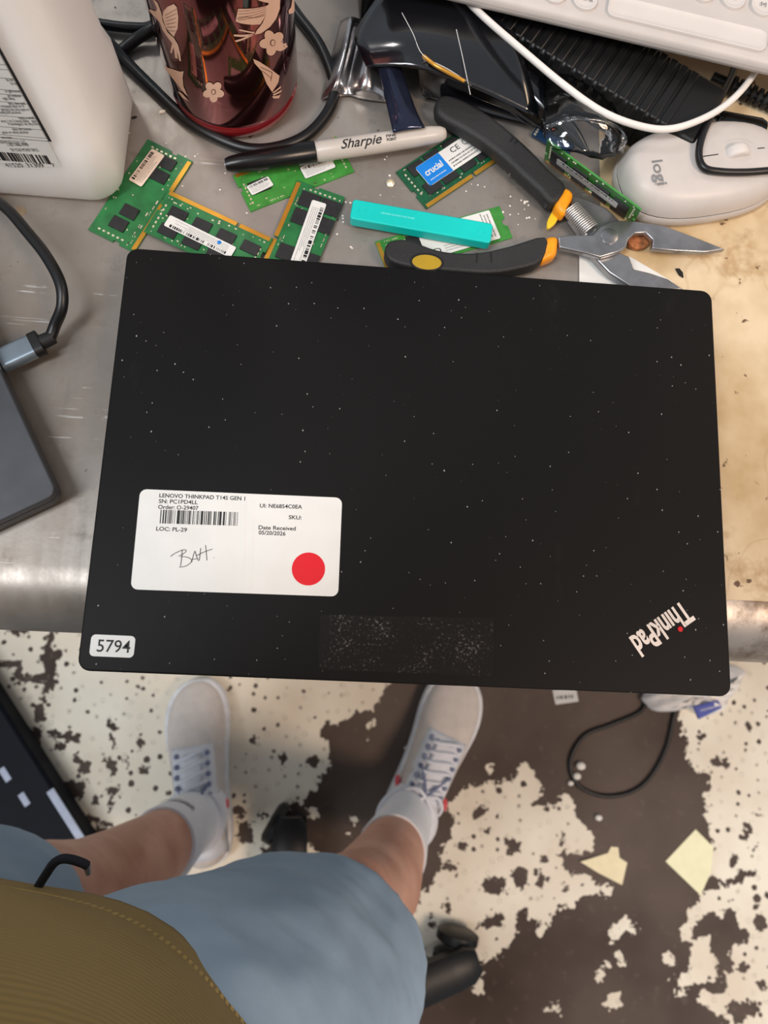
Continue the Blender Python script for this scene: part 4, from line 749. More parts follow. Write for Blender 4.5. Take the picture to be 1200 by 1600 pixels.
sheet('film_sheet', [[(742, 98, .018), (780, 88, .020), (812, 98, .020), (846, 122, .016)], [(770, 130, .016), (805, 127, .018), (840, 142, .018), (875, 162, .014)], [(800, 165, .012), (835, 166, .014), (865, 182, .014), (905, 202, .010)], [(845, 202, .006), (865, 206, .008), (890, 222, .006), (925, 245, .004)]], M['film'], 'matt black plastic sheet tucked beneath the crumpled clear bag', 'film')
for ps in (((628, 20, .0325), (645, 52, .034), (661, 86, .0338), (700, 108, .0330), (728, 126, .0312)), ((713, 46, .0325), (724, 95, .0312), (735, 148, .025))):
    MB().tube(spline([G(x, y, ZT + h) for x, y, h in ps], 5), 0.00022, 5).build('fold_edge', M['paper'], fs0)
cbag = sheet('clear_bag', [[(852, 110, .018), (880, 105, .020), (915, 112, .020), (950, 130, .018)], [(850, 160, .026), (885, 150, .032), (930, 165, .032), (965, 185, .024)], [(846, 200, .030), (890, 188, .038), (945, 192, .036), (978, 215, .026)], [(862, 232, .028), (900, 240, .032), (940, 248, .028), (972, 240, .022)]], M['clear'], 'clear plastic bag crumpled between the power brick and leaning memory module', 'bag', crumple=0.0008)
MB().tube(spline([G(x, y, ZT + h) for x, y, h in ((852, 205, .031), (872, 192, .034), (905, 186, .039), (945, 190, .038), (972, 205, .033), (978, 222, .028), (966, 236, .025))], 6), 0.0009, 6).build('bag_rim', M['clear'], cbag, smooth=True)
# cables at the right
pts = [G(x, y, ZT + h) for x, y, h in ((700, -40, .0335), (728, -2, .0345), (762, 32, .037), (820, 82, .038), (880, 132, .036), (940, 174, .036), (1000, 197, .036), (1050, 201, .036), (1105, 182, .034), (1148, 152, .031), (1180, 112, .028), (1190, 80, .022), (1185, 40, .010))]
tag(MB().tube(spline(pts, 8), 0.0020, 10).build('white_cable', mat('white_cable_skin', (222, 217, 212), 0.45, var=0.03), smooth=True), 'white cable curving out from under the keyboard above the mouse', 'cable')
pts = [G(x, y, ZT + h) for x, y, h in ((1150, 60, .004), (1146, 110, .012), (1122, 160, .024), (1100, 205, .0295), (1092, 240, .0298), (1100, 262, .0298), (1125, 268, .0298), (1165, 269, .0295), (1210, 266, .0300), (1265, 263, .0285), (1330, 255, .012), (1390, 245, .0025))]
tag(MB().tube(spline(pts, 8), 0.0021, 10).build('black_cable', M['cable'], smooth=True), 'thin black cable bent over the pale computer mouse', 'cable')
c0, c1 = G(1118, 190, ZT + 0.0075), G(1192, 204, ZT + 0.0075)
pg = thing('cable_plug', 'black barrel-shaped cable plug lying behind the mouse', 'plug', Vector((c0.x, c0.y, ZT)))
b = MB(); b.tube([c0, c0 * 0.9 + c1 * 0.1, c0 * 0.1 + c1 * 0.9, c1], [0.0055, 0.0066, 0.0066, 0.0055], 20); b.build('barrel', M['gloss'], pg, smooth='angle')
MB().tube([c0, c0 * 2 - c1 + Vector((0, 0, 0.0))], 0.0035, 10).build('sleeve', M['cable'], pg, smooth='angle')
c0, c1 = G(1140, 132, ZT + 0.007), G(1230, 172, ZT + 0.007)
sr = thing('strain_relief_cable', 'black cable end with a ribbed corrugated strain relief', 'cable', Vector((c0.x, c0.y, ZT)))
d = (c1 - c0); MB().tube([c0 - d * 0.3, c1 + d * 0.6], 0.0032, 12).build('cord', M['cable'], sr, smooth='angle')
for k in range(9):
    a_ = c0 + d * (k + 0.5) / 9; MB().tube([a_ - d * 0.028, a_ + d * 0.028], 0.0056 - 0.0001 * k, 16).build('ridge', M['rubber'], sr, smooth='angle')
# bench debris
def crumb(px, py, s_, m, label, z=ZT, ang=0.4, asp=2.0, nm='plastic_chip'):
    c = G(px, py, z); T = Matrix.Translation((c.x, c.y, z)) @ Matrix.Rotation(ang, 4, 'Z')
    tag(MB().prism([(-s_ * asp, -s_ * 0.6), (s_ * 0.3 * asp, -s_ * 0.9), (s_ * asp, -s_ * 0.1), (s_ * 0.2 * asp, s_ * 0.8), (-s_ * 0.7 * asp, s_ * 0.6)], 0, s_ * 0.7, T).build(nm, m), label, 'debris')
crumb(1062, 427, 0.0016, M['black'], 'small black plastic chip on the cream sheet by the jaws', ZT + 0.0007, -1.0, 2.2)
crumb(210, 184, 0.0009, M['ink'], 'tiny black crumb on steel near the looped cable', nm='crumb'); crumb(254, 175, 0.0011, M['foam'], 'tiny white crumb on steel beside the looped cable', nm='crumb')
b = MB(); c = G(610, 287); b.lathe([(0.0024, 0), (0.0026, 0.001), (0.001, 0.0022), (0.0009, 0.001)], (c.x, c.y, ZT), 16); tag(b.build('small_screw', M['solder'], smooth='angle'), 'tiny silver screw beside the dark green module', 'screw')
b = MB(); r = random.Random(3)
for k in range(70):
    px, py = r.choice(((r.uniform(785, 840), r.uniform(290, 345)), (r.uniform(180, 400), r.uniform(150, 330)), (r.uniform(560, 820), r.uniform(240, 370)), (r.uniform(380, 560), r.uniform(300, 400)))); c = G(px, py); s_ = r.uniform(0.0002, 0.0005); b.box(c.x - s_, c.x + s_ * 1.6, c.y - s_, c.y + s_, ZT, ZT + s_)
o = b.build('dust_specks', M['foam']); tag(o, 'pale dust specks scattered over the steel worktop', 'dust', kind='stuff')
# ================================================================ things on the floor
pts = [G(x, y, 0.004) for x, y in ((1010, 1090), (1000, 1112), (955, 1132), (915, 1148), (893, 1180), (893, 1210), (910, 1232), (945, 1244), (985, 1238), (1015, 1215), (1040, 1170), (1052, 1120), (1058, 1090), (1050, 1050), (1020, 1010))]
tag(MB().tube(spline(pts, 8), 0.0036, 8).build('floor_cable', M['cable'], smooth=True), 'thin dark cable lying in a loop on the brown floor', 'cable')
def note(pts, m, label, lift):
    q = [G(x, y, 0.001) for x, y in pts]; n_ = len(q); v = []
    for i, p in enumerate(q): v.append(Vector((p.x, p.y, 0.001 + (lift if i == 0 else 0))))
    c_ = sum(v, Vector()) / n_; c_.z = 0.001; v.append(c_)
    o = MB().add(v, [(i, (i + 1) % n_, n_) for i in range(n_)]).build('sticky_note', m); s_ = o.modifiers.new('solid', 'SOLIDIFY'); s_.thickness = 0.0004; s_.offset = 1; return tag(o, label, 'note')
note([(1092, 1397), (1040, 1346), (1087, 1296), (1115, 1324), (1110, 1365)], M['note'], 'pale yellow square sticky note on the floor', 0.006)
note([(905, 1345), (950, 1333), (955, 1323), (966, 1324), (968, 1340), (980, 1348), (972, 1383), (935, 1364)], M['note2'], 'crumpled tan paper note at the edge of flaked floor paint', 0.006)
q = [G(x, y, 0.001) for x, y in ((863, 1078), (900, 1076), (904, 1096), (868, 1101))]; b = MB(); b.prism([(p.x, p.y) for p in q], 0.0005, 0.0015); tg = tag(b.build('paper_tag', M['paper']), 'small white printed tag on the brown floor', 'tag')
T = frame(G(884, 1089, 0.0017), G(903, 1087, 0.0017) - G(866, 1090, 0.0017)); dashes('fine_print', T, 0.032, 0.008, 1, M['ink'], tg, 4, fill=0.9)
def patch(name, pts, m, label, cat, h, seed):
    r = random.Random(seed); q = [G(x, y, 0.0) for x, y in pts]; c_ = sum(q, Vector()) / len(q); rs = []
    for s2, hh in ((1.0, 0.002), (1.02, h * 0.35), (0.82, h * 0.8), (0.5, h), (0.2, h * 0.85)):
        rs.append([Vector((c_.x + (p.x - c_.x) * s2, c_.y + (p.y - c_.y) * s2, hh * r.uniform(0.7, 1.25) if hh > 0.003 else hh)) for p in spline(q + q[:1], 4)[:-1]])
    return tag(MB().rings(rs).build(name, m, smooth=True), label, cat)
pb = patch('plastic_bag', [(1000, 1092), (1012, 1072), (1050, 1040), (1100, 1030), (1150, 1046), (1150, 1062), (1135, 1085), (1118, 1108), (1092, 1118), (1068, 1106), (1040, 1110), (1015, 1108)], M['bag'], 'crumpled white plastic bag on the floor below the bench edge', 'bag', 0.05, 4)
q = [G(x, y, 0.055) for x, y in ((1084, 1104), (1122, 1094), (1128, 1106), (1092, 1124))]; b = MB(); b.prism([(p.x, p.y) for p in q], 0.050, 0.056); tg = tag(b.build('blue_tag', M['bluetag'], bevel=0.001), 'small blue tag with pale lettering on the white plastic bag', 'tag')
T = frame(sum(q, Vector()) / 4 + Vector((0, 0, 0.0012)), q[1] - q[0]); dashes('fine_print', T, 0.028, 0.007, 1, M['paper'], tg, 4)
for i, (x, y, s_, lb) in enumerate(((908, 1197, 0.008, 'largest white foam crumb beside the cable loop on the floor'), (902, 1213, 0.007, 'white foam crumb touching the dark cable loop'), (892, 1224, 0.005, 'smallest white foam crumb just outside the cable loop'), (936, 1278, 0.006, 'lone white foam crumb between cable loop and tan note'))):
    c = G(x, y, s_); o = MB().sphere((c.x, c.y, s_ * 0.8), s_, 10, (1, 0.85, 0.8)).build('foam_crumb', M['foam'], smooth=True); tag(o, lb, 'debris', 'foam crumbs on the floor')
# black computer case, lower left
zc_ = 0.055
k0, k1_ = G(0, 1098, zc_), G(140, 1318, zc_); ux = (k1_ - k0).normalized(); CT = frame(Vector((k1_.x, k1_.y, 0)), ux)
cs_ = thing('computer_case', 'black computer case with pale grey stripes lying flat on the floor', 'computer case', CT)
MB().box(-0.42, 0.0, -0.20, 0.0, 0.004, zc_).build('housing', M['case'], cs_, world=False, bevel=0.006)
for fx_ in (-0.38, -0.04):
    for fy_ in (-0.17, -0.03): MB().lathe([(0.012, 0), (0.013, 0.006)], (fx_, fy_, 0), 16).build('foot', M['rubber'], cs_, world=False)
ci = CT.inverted()
for a_, b_, wd in (((76, 1236), (130, 1312), 0.012), ((32, 1240), (44, 1258), 0.010), ((2, 1200), (14, 1220), 0.010)):
    p0, p1 = ci @ G(*a_, zc_), ci @ G(*b_, zc_); yy = (p0.y + p1.y) / 2; MB().box(p0.x, p1.x, yy - wd / 2, yy + wd / 2, zc_ - 0.002, zc_ + 0.001).build('stripe', M['stripe'], cs_, world=False, bevel=0.0005, seg=1)
# ================================================================ office chair (base shows between the legs)
p1, p2 = G(455, 1296, 0.05), G(722, 1503, 0.06)
dx, dy = p2.x - p1.x, p2.y - p1.y; ch_ = math.hypot(dx, dy); Rr = ch_ / (2 * math.sin(math.radians(36))); hgt = Rr * math.cos(math.radians(36))
nxv, nyv = dy / ch_, -dx / ch_
if nyv > 0: nxv, nyv = -nxv, -nyv
cc = Vector(((p1.x + p2.x) / 2 + nxv * hgt, (p1.y + p2.y) / 2 + nyv * hgt, 0)); a0 = math.atan2(p1.y - cc.y, p1.x - cc.x)
chr_ = thing('office_chair', 'black office chair on a five-armed base with casters, behind the person', 'chair', cc)
MB().lathe([(0.03, 0.07), (0.045, 0.075), (0.045, 0.12), (0.03, 0.13)], cc, 24).build('hub', M['black'], chr_, smooth='angle')
MB().lathe([(0.025, 0.12), (0.025, 0.28), (0.015, 0.281), (0.015, 0.42)], cc, 24).build('gas_column', M['gloss'], chr_, smooth='angle')
for k in range(5):
    a_ = a0 - k * math.radians(72); u = Vector((math.cos(a_), math.sin(a_), 0)); v_ = Vector((-u.y, u.x, 0))
    arm = MB(); rs = []
    for t_, wd, zt, zb_ in ((0.03, 0.030, 0.118, 0.075), (0.5 * Rr, 0.028, 0.105, 0.075), (Rr * 0.93, 0.026, 0.094, 0.068), (Rr + 0.008, 0.025, 0.092, 0.07), (Rr + 0.024, 0.016, 0.086, 0.073)):
        c_ = cc + u * t_; rs.append([c_ + v_ * wd * s2 + Vector((0, 0, z_)) for s2, z_ in ((-1, zb_), (1, zb_), (1, zt - 0.006), (0.6, zt), (-0.6, zt), (-1, zt - 0.006))])
    ao = arm.rings(rs).build('arm', M['black'], chr_, smooth='angle')
    cst = cc + u * (Rr - 0.002) + v_ * 0.012
    for s2 in (-1, 1):
        cpt = cst + v_ * 0.0; d_ = (u * 0.5 + v_ * 0.85).normalized(); c_ = Vector((cst.x, cst.y, 0.033)) + d_ * 0.016 * s2
        MB().tube([c_ - d_ * 0.010, c_ - d_ * 0.006, c_ + d_ * 0.006, c_ + d_ * 0.010], [0.026, 0.033, 0.033, 0.026], 24).build('caster_wheel', M['black'], chr_, smooth='angle')
    MB().lathe([(0.006, 0.03), (0.006, 0.08)], (cst.x, cst.y, 0), 12).build('caster_stem', M['steel'], chr_)
MB().prism(off(rrect(0.46, 0.44, 0.09), cc.x, cc.y - 0.12), 0.42, 0.49).build('seat', M['rubber'], chr_, bevel=0.025, seg=4)
MB().box(cc.x - 0.035, cc.x + 0.035, cc.y - 0.42, cc.y, 0.395, 0.425).build('seat_plate', M['black'], chr_, bevel=0.004)
MB().tube(spline([Vector((cc.x, cc.y - 0.30, 0.40)), Vector((cc.x, cc.y - 0.40, 0.41)), Vector((cc.x, cc.y - 0.44, 0.55)), Vector((cc.x, cc.y - 0.42, 0.75))], 6), 0.02, 10).build('back_post', M['black'], chr_, smooth=True)
b = MB(); b.prism(rrect(0.42, 0.40, 0.07), -0.03, 0.03, Matrix.Translation((cc.x, cc.y - 0.38, 0.80)) @ Matrix.Rotation(math.radians(82), 4, 'X')); b.build('backrest', M['rubber'], chr_, bevel=0.02, seg=3)
# ================================================================ person
pe = thing('person', 'person standing at the bench in olive shirt, blue-grey shorts and white shoes', 'person', (-0.15, -0.36, 0))
def remesh(o, vox, sm=6):
    r = o.modifiers.new('remesh', 'REMESH'); r.mode = 'VOXEL'; r.voxel_size = vox; r.use_smooth_shade = True
    s_ = o.modifiers.new('smooth', 'SMOOTH'); s_.factor = 0.5; s_.iterations = sm
def er(c, rx, ry, n=28, tilt=(0, 0)):
    c = Vector(c); return [c + Vector((rx * math.cos(a_), ry * math.sin(a_), tilt[0] * math.cos(a_) + tilt[1] * math.sin(a_))) for a_ in [2 * math.pi * k / n for k in range(n)]]
AL, AR = Vector((-0.237, -0.352, 0.09)), Vector((0.086, -0.342, 0.09))
KL, KR = Vector((-0.318, -0.362, 0.47)), Vector((-0.012, -0.366, 0.47))
HL, HR = Vector((-0.315, -0.375, 0.86)), Vector((-0.135, -0.375, 0.86))
PC = Vector((-0.222, -0.372, 0))
body = MB()
def leg(A, K_, H, side):
    d = K_ - A; rs = []
    for t_, rx, ry, oy in ((-0.12, 0.034, 0.04, 0), (0.0, 0.034, 0.04, -0.004), (0.15, 0.037, 0.043, -0.008), (0.35, 0.046, 0.052, -0.014), (0.6, 0.055, 0.060, -0.018), (0.78, 0.054, 0.058, -0.010), (0.9, 0.052, 0.058, 0.0), (1.0, 0.053, 0.062, 0.006), (1.08, 0.054, 0.062, 0.004)):
        c_ = A + d * t_ + Vector((0, oy, 0)); rs.append(er(c_, rx, ry))
    d2 = H - K_
    for t_, r_ in ((0.25, 0.066), (0.5, 0.076), (0.8, 0.086), (1.0, 0.09)): rs.append(er(K_ + d2 * t_, r_, r_))
    return rs
body.rings(leg(AL, KL, HL, -1)); body.rings(leg(AR, KR, HR, 1))
for A, hp, tp_ in ((AL, G(325, 1352, 0.03), G(298, 1064, 0.03)), (AR, G(618, 1318, 0.03), G(733, 1058, 0.03))):
    u_ = (tp_ - hp).normalized(); m_ = Vector((A.x, A.y, 0.05)); body.tube([m_ - u_ * 0.03, m_, m_ + u_ * 0.06, m_ + u_ * 0.12], [0.024, 0.028, 0.022, 0.012], 12)
tor = [(0.80, .145, .10, 0), (0.88, .165, .118, 0), (0.97, .165, .125, .012), (1.06, .16, .12, .012), (1.18, .17, .115, .004), (1.30, .165, .095, 0), (1.37, .11, .068, 0), (1.42, .056, .054, .01)]
SH = lambda z: Vector((PC.x + (z - 0.8) * 0.05, PC.y + (z - 0.8) * 0.06, z))
body.rings([er(SH(z) + Vector((0, oy, 0)), rx, ry) for z, rx, ry, oy in tor])
hd = SH(1.60) + Vector((0, 0.05, 0))
body.tube([SH(1.38), hd - Vector((0, 0.01, 0.06))], [0.056, 0.054], 20); body.sphere(hd, 0.078, 20, (0.95, 1.18, 1.42))
body.sphere(hd + Vector((0, 0.096, -0.012)), 0.014, 8, (0.9, 1.2, 1.5)); body.sphere(hd + Vector((0, 0.045, -0.075)), 0.045, 12, (1, 1, 0.8))
for s2 in (-1, 1): body.sphere(hd + Vector((s2 * 0.076, -0.005, -0.005)), 0.022, 10, (0.45, 0.9, 1.4))
for s2, hand in ((-1, Vector((-0.155, -0.165, 1.335))), (1, Vector((0.075, -0.165, 1.335)))):
    sh = SH(1.335) + Vector((s2 * 0.160, 0, 0)); el = SH(1.10) + Vector((s2 * 0.27, 0.03, 0)); wr = hand + Vector((s2 * 0.055, -0.055, -0.035))
    body.tube([sh - Vector((s2 * 0.05, 0, 0)), sh, sh * 0.5 + el * 0.5, el, el * 0.55 + wr * 0.45, wr], [0.044, 0.046, 0.043, 0.041, 0.038, 0.028], 16)
    dh = (hand - wr).normalized(); sd_ = Vector((0, 0.6, 0.8)); sd_ = (sd_ - dh * sd_.dot(dh)).normalized(); nm_ = dh.cross(sd_)
    body.tube([wr - dh * 0.01, wr + dh * 0.03, wr + dh * 0.08], [0.026, 0.034, 0.037], 12)
    for k, ln in enumerate((0.062, 0.074, 0.078, 0.07)):
        o_ = wr + dh * 0.078 + sd_ * (-0.035 + 0.0235 * k); body.tube([o_, o_ + dh * ln * 0.45 + nm_ * 0.006 * s2, o_ + dh * ln * 0.75 + nm_ * 0.020 * s2, o_ + dh * ln * 0.9 + nm_ * 0.036 * s2], [0.0092, 0.0086, 0.008, 0.007], 8)
    o_ = wr + dh * 0.03 + sd_ * 0.028; body.tube([o_, o_ + sd_ * 0.03 + dh * 0.02, o_ + sd_ * 0.045 + dh * 0.05], [0.013, 0.0115, 0.009], 8)
bo = body.build('body', MATS['skin'], pe); remesh(bo, 0.0045, 4)
# face and hair
for s2 in (-1, 1):
    ey = MB().sphere(hd + Vector((s2 * 0.031, 0.075, 0.008)), 0.0115, 10).build('eye', M['eye'], pe, smooth=True)
    MB().sphere(hd + Vector((s2 * 0.031, 0.0838, 0.005)), 0.0045, 8, (1, 0.7, 1)).build('iris', M['hair'], ey, smooth=True)
    MB().tube([hd + Vector((s2 * 0.016, 0.091, 0.028)), hd + Vector((s2 * 0.048, 0.080, 0.028))], 0.004, 6).build('eyebrow', M['hair'], pe)
MB().tube(spline([hd + Vector((x, 0.088 - abs(x) * 0.3, -0.052)) for x in (-0.024, 0, 0.024)], 4), 0.005, 6).build('mouth', M['lips'], pe, smooth=True)
hr = MB().sphere(hd + Vector((0, -0.018, 0.03)), 0.084, 20, (1.0, 1.12, 1.12)).build('hair', M['hair'], pe, smooth=True)
# shirt
st = MB(); HZ = 0.836
def hemc(z): return SH(max(z, 0.84)) - (SH(0.84) - Vector((-0.222, -0.370, 0.84)))
levels = [(HZ, .192, .146, 0), (0.87, .196, .151, 0), (0.92, .198, .158, .006), (1.0, .194, .156, .012), (1.08, .186, .145, .012), (1.18, .186, .132, .004), (1.30, .19, .115, 0), (1.37, .15, .09, 0), (1.405, .075, .07, .01)]
def sc_(a_): return math.copysign(abs(math.cos(a_)) ** 1.143, math.cos(a_))
def ss2(a_): return math.copysign(abs(math.sin(a_)) ** 1.143, math.sin(a_))
sr_ = []
for z, rx, ry, oy in levels:
    c_ = SH(z) + Vector((0, oy, 0)) ; c_.x += -0.002
    amp = max(0, (1.0 - z) / 0.16) * 0.004
    sr_.append([c_ + Vector(((rx + amp * math.sin(7 * a_)) * sc_(a_), (ry + amp * math.sin(7 * a_ + 1)) * ss2(a_), 0)) for a_ in [2 * math.pi * k / 72 for k in range(72)]])
dense = []
for k in range(len(sr_) - 1):
    for j in range(4): dense.append([sr_[k][i].lerp(sr_[k + 1][i], j / 4) for i in range(72)])
dense.append(sr_[-1])
st.rings(dense, cap=False)
for s2 in (-1, 1):
    sh = SH(1.345) + Vector((s2 * 0.165, 0, 0)); el = SH(1.10) + Vector((s2 * 0.27, 0.03, 0)); st.tube([sh - Vector((s2 * 0.04, 0, 0)), sh, sh.lerp(el, 0.35), sh.lerp(el, 0.72)], [0.064, 0.070, 0.066, 0.068], 24, cap=False)
so = st.build('shirt', MATS['olive_jersey'], pe, smooth=True); ss_ = so.modifiers.new('solid', 'SOLIDIFY'); ss_.thickness = 0.0022; ss_.offset = 1
# hem stitching: two rows
def shirtpt(z, q, out):
    for (z0, a0_, b0_, o0), (z1, a1_, b1_, o1) in zip(levels[:-1], levels[1:]):
        if z0 <= z <= z1:
            pp_ = []
            for zz_, rx, ry, oy in ((z0, a0_, b0_, o0), (z1, a1_, b1_, o1)):
                amp = max(0, (1.0 - zz_) / 0.16) * 0.004; c_ = SH(zz_) + Vector((-0.002, oy, 0))
                pp_.append(c_ + Vector(((rx + out + amp * math.sin(7 * q)) * sc_(q), (ry + out + amp * math.sin(7 * q + 1)) * ss2(q), 0)))
            return pp_[0].lerp(pp_[1], (z - z0) / (z1 - z0))
b = MB(); n_ = 330
for dz in (0.036, 0.042):
    for k in range(n_):
        a_ = 2 * math.pi * k / n_; b.tube([shirtpt(HZ + dz, a_, 0.0026), shirtpt(HZ + dz, a_ + 0.55 * 2 * math.pi / n_, 0.0026)], 0.00038, 4)
sth = b.build('hem_stitching', M['stitch'], so); sth['kind'] = 'stuff'
# shorts
sb = MB()
def shl(pts):
    sb.rings([er(c_, rx, ry, 32, tl_) for c_, rx, ry, tl_ in pts])
shl([(Vector((-0.052, -0.398, 0.51)), 0.120, 0.110, (0.0, 0.0)), (Vector((-0.085, -0.394, 0.60)), 0.133, 0.118, (0, 0)), (Vector((-0.120, -0.388, 0.70)), 0.140, 0.130, (0, 0)), (Vector((-0.140, -0.380, 0.80)), 0.130, 0.130, (0, 0)), (Vector((-0.15, -0.375, 0.90)), 0.105, 0.125, (0, 0))])
shl([(Vector((-0.352, -0.378, 0.505)), 0.100, 0.106, (0, 0)), (Vector((-0.345, -0.38, 0.60)), 0.106, 0.11, (0, 0)), (Vector((-0.330, -0.38, 0.72)), 0.112, 0.118, (0, 0)), (Vector((-0.310, -0.378, 0.82)), 0.11, 0.125, (0, 0)), (Vector((-0.295, -0.375, 0.90)), 0.105, 0.125, (0, 0))])
sb.rings([er((PC.x - 0.002, PC.y, z), rx, ry, 40) for z, rx, ry in ((0.74, 0.12, 0.09), (0.80, 0.165, 0.125), (0.86, 0.175, 0.136), (0.93, 0.168, 0.130), (0.96, 0.16, 0.125))])
for (x0_, y0_, z0_), (x1_, y1_, z1_), r_ in (((-0.19, -0.255, 0.80), (-0.06, -0.285, 0.56), 0.006), ((-0.14, -0.255, 0.84), (0.03, -0.33, 0.60), 0.006), ((-0.10, -0.27, 0.84), (0.055, -0.38, 0.56), 0.006), ((-0.25, -0.25, 0.82), (-0.36, -0.27, 0.62), 0.006)):
    pass
so2 = sb.build('shorts', M['shorts'], pe); remesh(so2, 0.006, 10)
tx = bpy.data.textures.new('folds', 'CLOUDS'); tx.noise_scale = 0.09
dm = so2.modifiers.new('folds', 'DISPLACE'); dm.texture = tx; dm.strength = 0.018; dm.mid_level = 0.5; dm.texture_coords = 'LOCAL'
# drawstring
pts = [G(x, y, z) for x, y, z in ((60, 1385, 0.846), (72, 1366, 0.85), (84, 1349, 0.855), (97, 1342, 0.857), (112, 1343, 0.856), (128, 1348, 0.853), (136, 1352, 0.851))]
ds = MB().tube(spline(pts, 5), 0.0024, 10).build('drawstring', M['cord'], pe, smooth=True)
MB().tube([G(135, 1351, 0.851), G(138, 1365, 0.843)], [0.002, 0.0014], 8).build('metal_tip', M['steel'], ds)
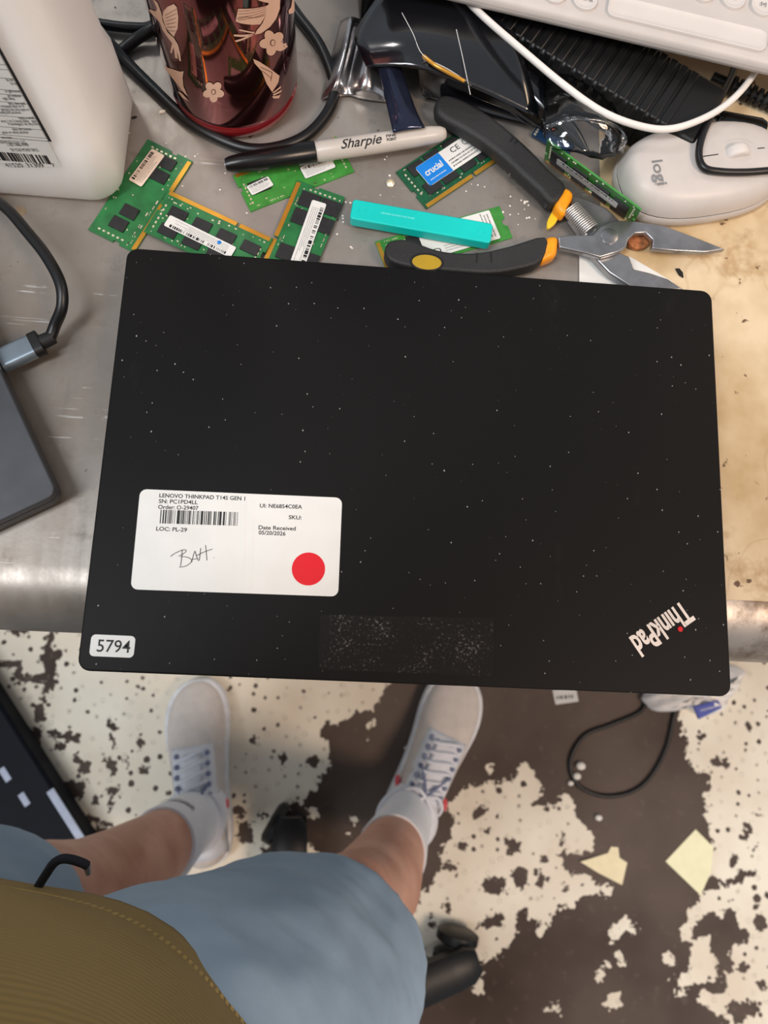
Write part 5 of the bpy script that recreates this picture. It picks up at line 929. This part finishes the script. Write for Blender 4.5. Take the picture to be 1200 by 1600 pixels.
# socks and shoes
for A, K_, zt, hx, tp in ((AL, KL, 0.19, -1, (G(325, 1352, 0.03), G(298, 1064, 0.03))), (AR, KR, 0.215, 1, (G(618, 1318, 0.03), G(733, 1058, 0.03)))):
    d = (K_ - A); rs = []
    for t_, rx, ry, oy in ((-0.10, 0.041, 0.05, 0.0), (0.0, 0.040, 0.046, -0.004), (0.12, 0.0415, 0.0475, -0.007), (0.24, 0.046, 0.052, -0.011), (0.30, 0.0485, 0.054, -0.013)):
        c_ = A + d * t_ * (zt - 0.09) / 0.113; c_.y += oy; rs.append(er(c_, rx, ry, 32))
    c_ = A + d * 0.315 * (zt - 0.09) / 0.113; c_.y -= 0.013; rs.append(er(c_, 0.0475, 0.053, 32))
    sk = MB().rings(rs).build('sock', M['sock'], pe, smooth='angle')
    if hx < 0:
        b = MB(); c_ = A + d * 0.22 * (zt - 0.09) / 0.113; c_.y -= 0.0105
        rr = [[c_ + Vector(((0.0468 + 0.001) * math.cos(a_), (0.0525 + 0.001) * math.sin(a_), dz)) for a_ in np.linspace(0.9, 2.0, 10)] for dz in (-0.003, 0.003)]
        v = rr[0] + rr[1]; b.add(v, [(i, i + 1, 11 + i, 10 + i) for i in range(9)]); b.build('sock_stripe', M['grey'], sk)
    heel, toe = tp; ax = (toe - heel); L0 = ax.length; ST = frame(Vector(((heel.x + toe.x) / 2, (heel.y + toe.y) / 2, 0)), Vector((ax.y, -ax.x, 0)))
    # local: x across, y towards the toe
    sc = L0 / 0.293
    SEC = [(-0.146, 0.012, 0.030, 0.050), (-0.140, 0.026, 0.026, 0.068), (-0.125, 0.035, 0.026, 0.082), (-0.09, 0.040, 0.026, 0.088), (-0.05, 0.040, 0.026, 0.096), (-0.01, 0.041, 0.026, 0.094), (0.03, 0.045, 0.026, 0.080), (0.065, 0.049, 0.026, 0.066), (0.095, 0.048, 0.026, 0.056), (0.12, 0.041, 0.026, 0.048), (0.137, 0.028, 0.026, 0.040), (0.145, 0.013, 0.028, 0.033)]
    cur = lambda y: -hx * 0.010 * max(0, y / 0.14) ** 2 * -1 * -1
    so_ = MB(); pl = [(w_ * 1.06 + 0.001 + cur(y), y * 1.015) for y, w_, _, _ in SEC] + [(-w_ * 1.06 - 0.001 + cur(y), y * 1.015) for y, w_, _, _ in SEC[::-1]]
    sp = [(p.x * sc, p.y * sc) for p in spline([(x, y, 0) for x, y in pl + pl[:1]], 3)[:-1]]
    shoe = MB(); rs = []
    for y, w_, zb_, zt_ in SEC:
        ring_ = []
        for k in range(20):
            a_ = math.pi * k / 19; ex = math.copysign(abs(math.cos(a_)) ** 0.8, math.cos(a_)); ring_.append(ST @ Vector(((ex * w_ + cur(y)) * sc, y * sc, zb_ - 0.006 + (zt_ - zb_ + 0.006) * math.sin(a_) ** 0.75)))
        rs.append(ring_)
    up_ = shoe.rings(rs[:]).build('shoe', M['shoe'], pe, smooth=True)
    up_.modifiers.new('sub', 'SUBSURF').levels = 1; up_.modifiers['sub'].render_levels = 2
    MB().prism(sp, 0.0, 0.032, ST).build('sole', M['sole'], up_, bevel=0.006, seg=3)
    def top(x, y):               # height of the shoe's upper at a local place
        for (y0, w0, b0, t0), (y1, w1, b1, t1) in zip(SEC[:-1], SEC[1:]):
            if y0 <= y <= y1:
                f_ = (y - y0) / (y1 - y0); w_ = w0 + (w1 - w0) * f_; b0 = 0.02; t_ = t0 + (t1 - t0) * f_; q = min(0.98, abs(x - cur(y)) / w_); cs2 = q ** (1 / 0.8); return b0 + (t_ - b0) * (max(0, 1 - cs2 * cs2) ** 0.375)
        return 0.05
    def panel(name, xs_, ys_, lift, m, thick=0.0015):
        v = [ST @ Vector((x * sc, y * sc, top(x, y) + lift)) for y in ys_ for x in xs_(y)]; nx_ = len(xs_(ys_[0])); f = [(j * nx_ + i, j * nx_ + i + 1, (j + 1) * nx_ + i + 1, (j + 1) * nx_ + i) for j in range(len(ys_) - 1) for i in range(nx_ - 1)]
        o = MB().add(v, f).build(name, m, up_, smooth=True); s_ = o.modifiers.new('solid', 'SOLIDIFY'); s_.thickness = thick; return o
    ysr = list(np.linspace(-0.128, 0.045, 14))
    panel('lace_panel', lambda y: list(np.linspace(-0.034, 0.034, 11) * (1.0 if y > -0.03 else 1.12)), ysr, 0.0010, M['shoew'])
    panel('tongue', lambda y: list(np.linspace(-0.015, 0.015, 7)), list(np.linspace(-0.07, 0.035, 12)), 0.0050, M['shoew'], 0.002)
    for k in range(6):
        y = -0.045 + k * 0.0155
        for s2 in (-1, 1):
            x = s2 * 0.0245; p = ST @ Vector((x * sc, y * sc, top(x, y) + 0.0035)); MB().sphere(p, 0.0055, 8, (0.8, 0.8, 0.6)).build('eyelet', M['eyelet'], up_, smooth=True)
        pts = [ST @ Vector((x * sc, (y + 0.006 * math.sin(x * 60)) * sc, top(x, y) + 0.0085)) for x in np.linspace(-0.023, 0.023, 7)]
        MB().tube(pts, 0.0028, 8).build('lace', M['shoew'], up_, smooth=True)
    for s2 in (-1, 1):           # bow loops and ends
        pts = [ST @ Vector((x * sc * s2, y * sc, top(min(0.03, abs(x)), y) + h)) for x, y, h in ((0.0, -0.052, 0.012), (0.018, -0.046, 0.016), (0.034, -0.060, 0.012), (0.030, -0.074, 0.010), (0.012, -0.062, 0.013), (0.0, -0.052, 0.012))]
        MB().tube(spline(pts, 4), 0.0026, 8).build('lace_loop', M['shoew'], up_, smooth=True)
        pts = [ST @ Vector((x * sc * s2, y * sc, top(min(0.034, abs(x)), y) + h)) for x, y, h in ((0.0, -0.052, 0.012), (0.012, -0.030, 0.011), (0.024, -0.012, 0.008))]; MB().tube(spline(pts, 4), 0.0022, 8).build('lace_end', M['eyelet'], up_, smooth=True)
        b = MB(); c_ = ST @ Vector((s2 * 0.0425 * sc, -0.055 * sc, 0.055)); b.sphere(c_, 0.009, 8, (0.5, 1.2, 0.8)); b.build('red_flash', mat('red_flash', (226, 90, 100), 0.6), up_, smooth=True)
    MB().lathe([(0.044, -0.008), (0.049, 0.0), (0.046, 0.006), (0.041, 0.003)], (A.x, A.y - 0.004, 0.088), 32).build('collar', M['shoew'], up_, smooth=True)
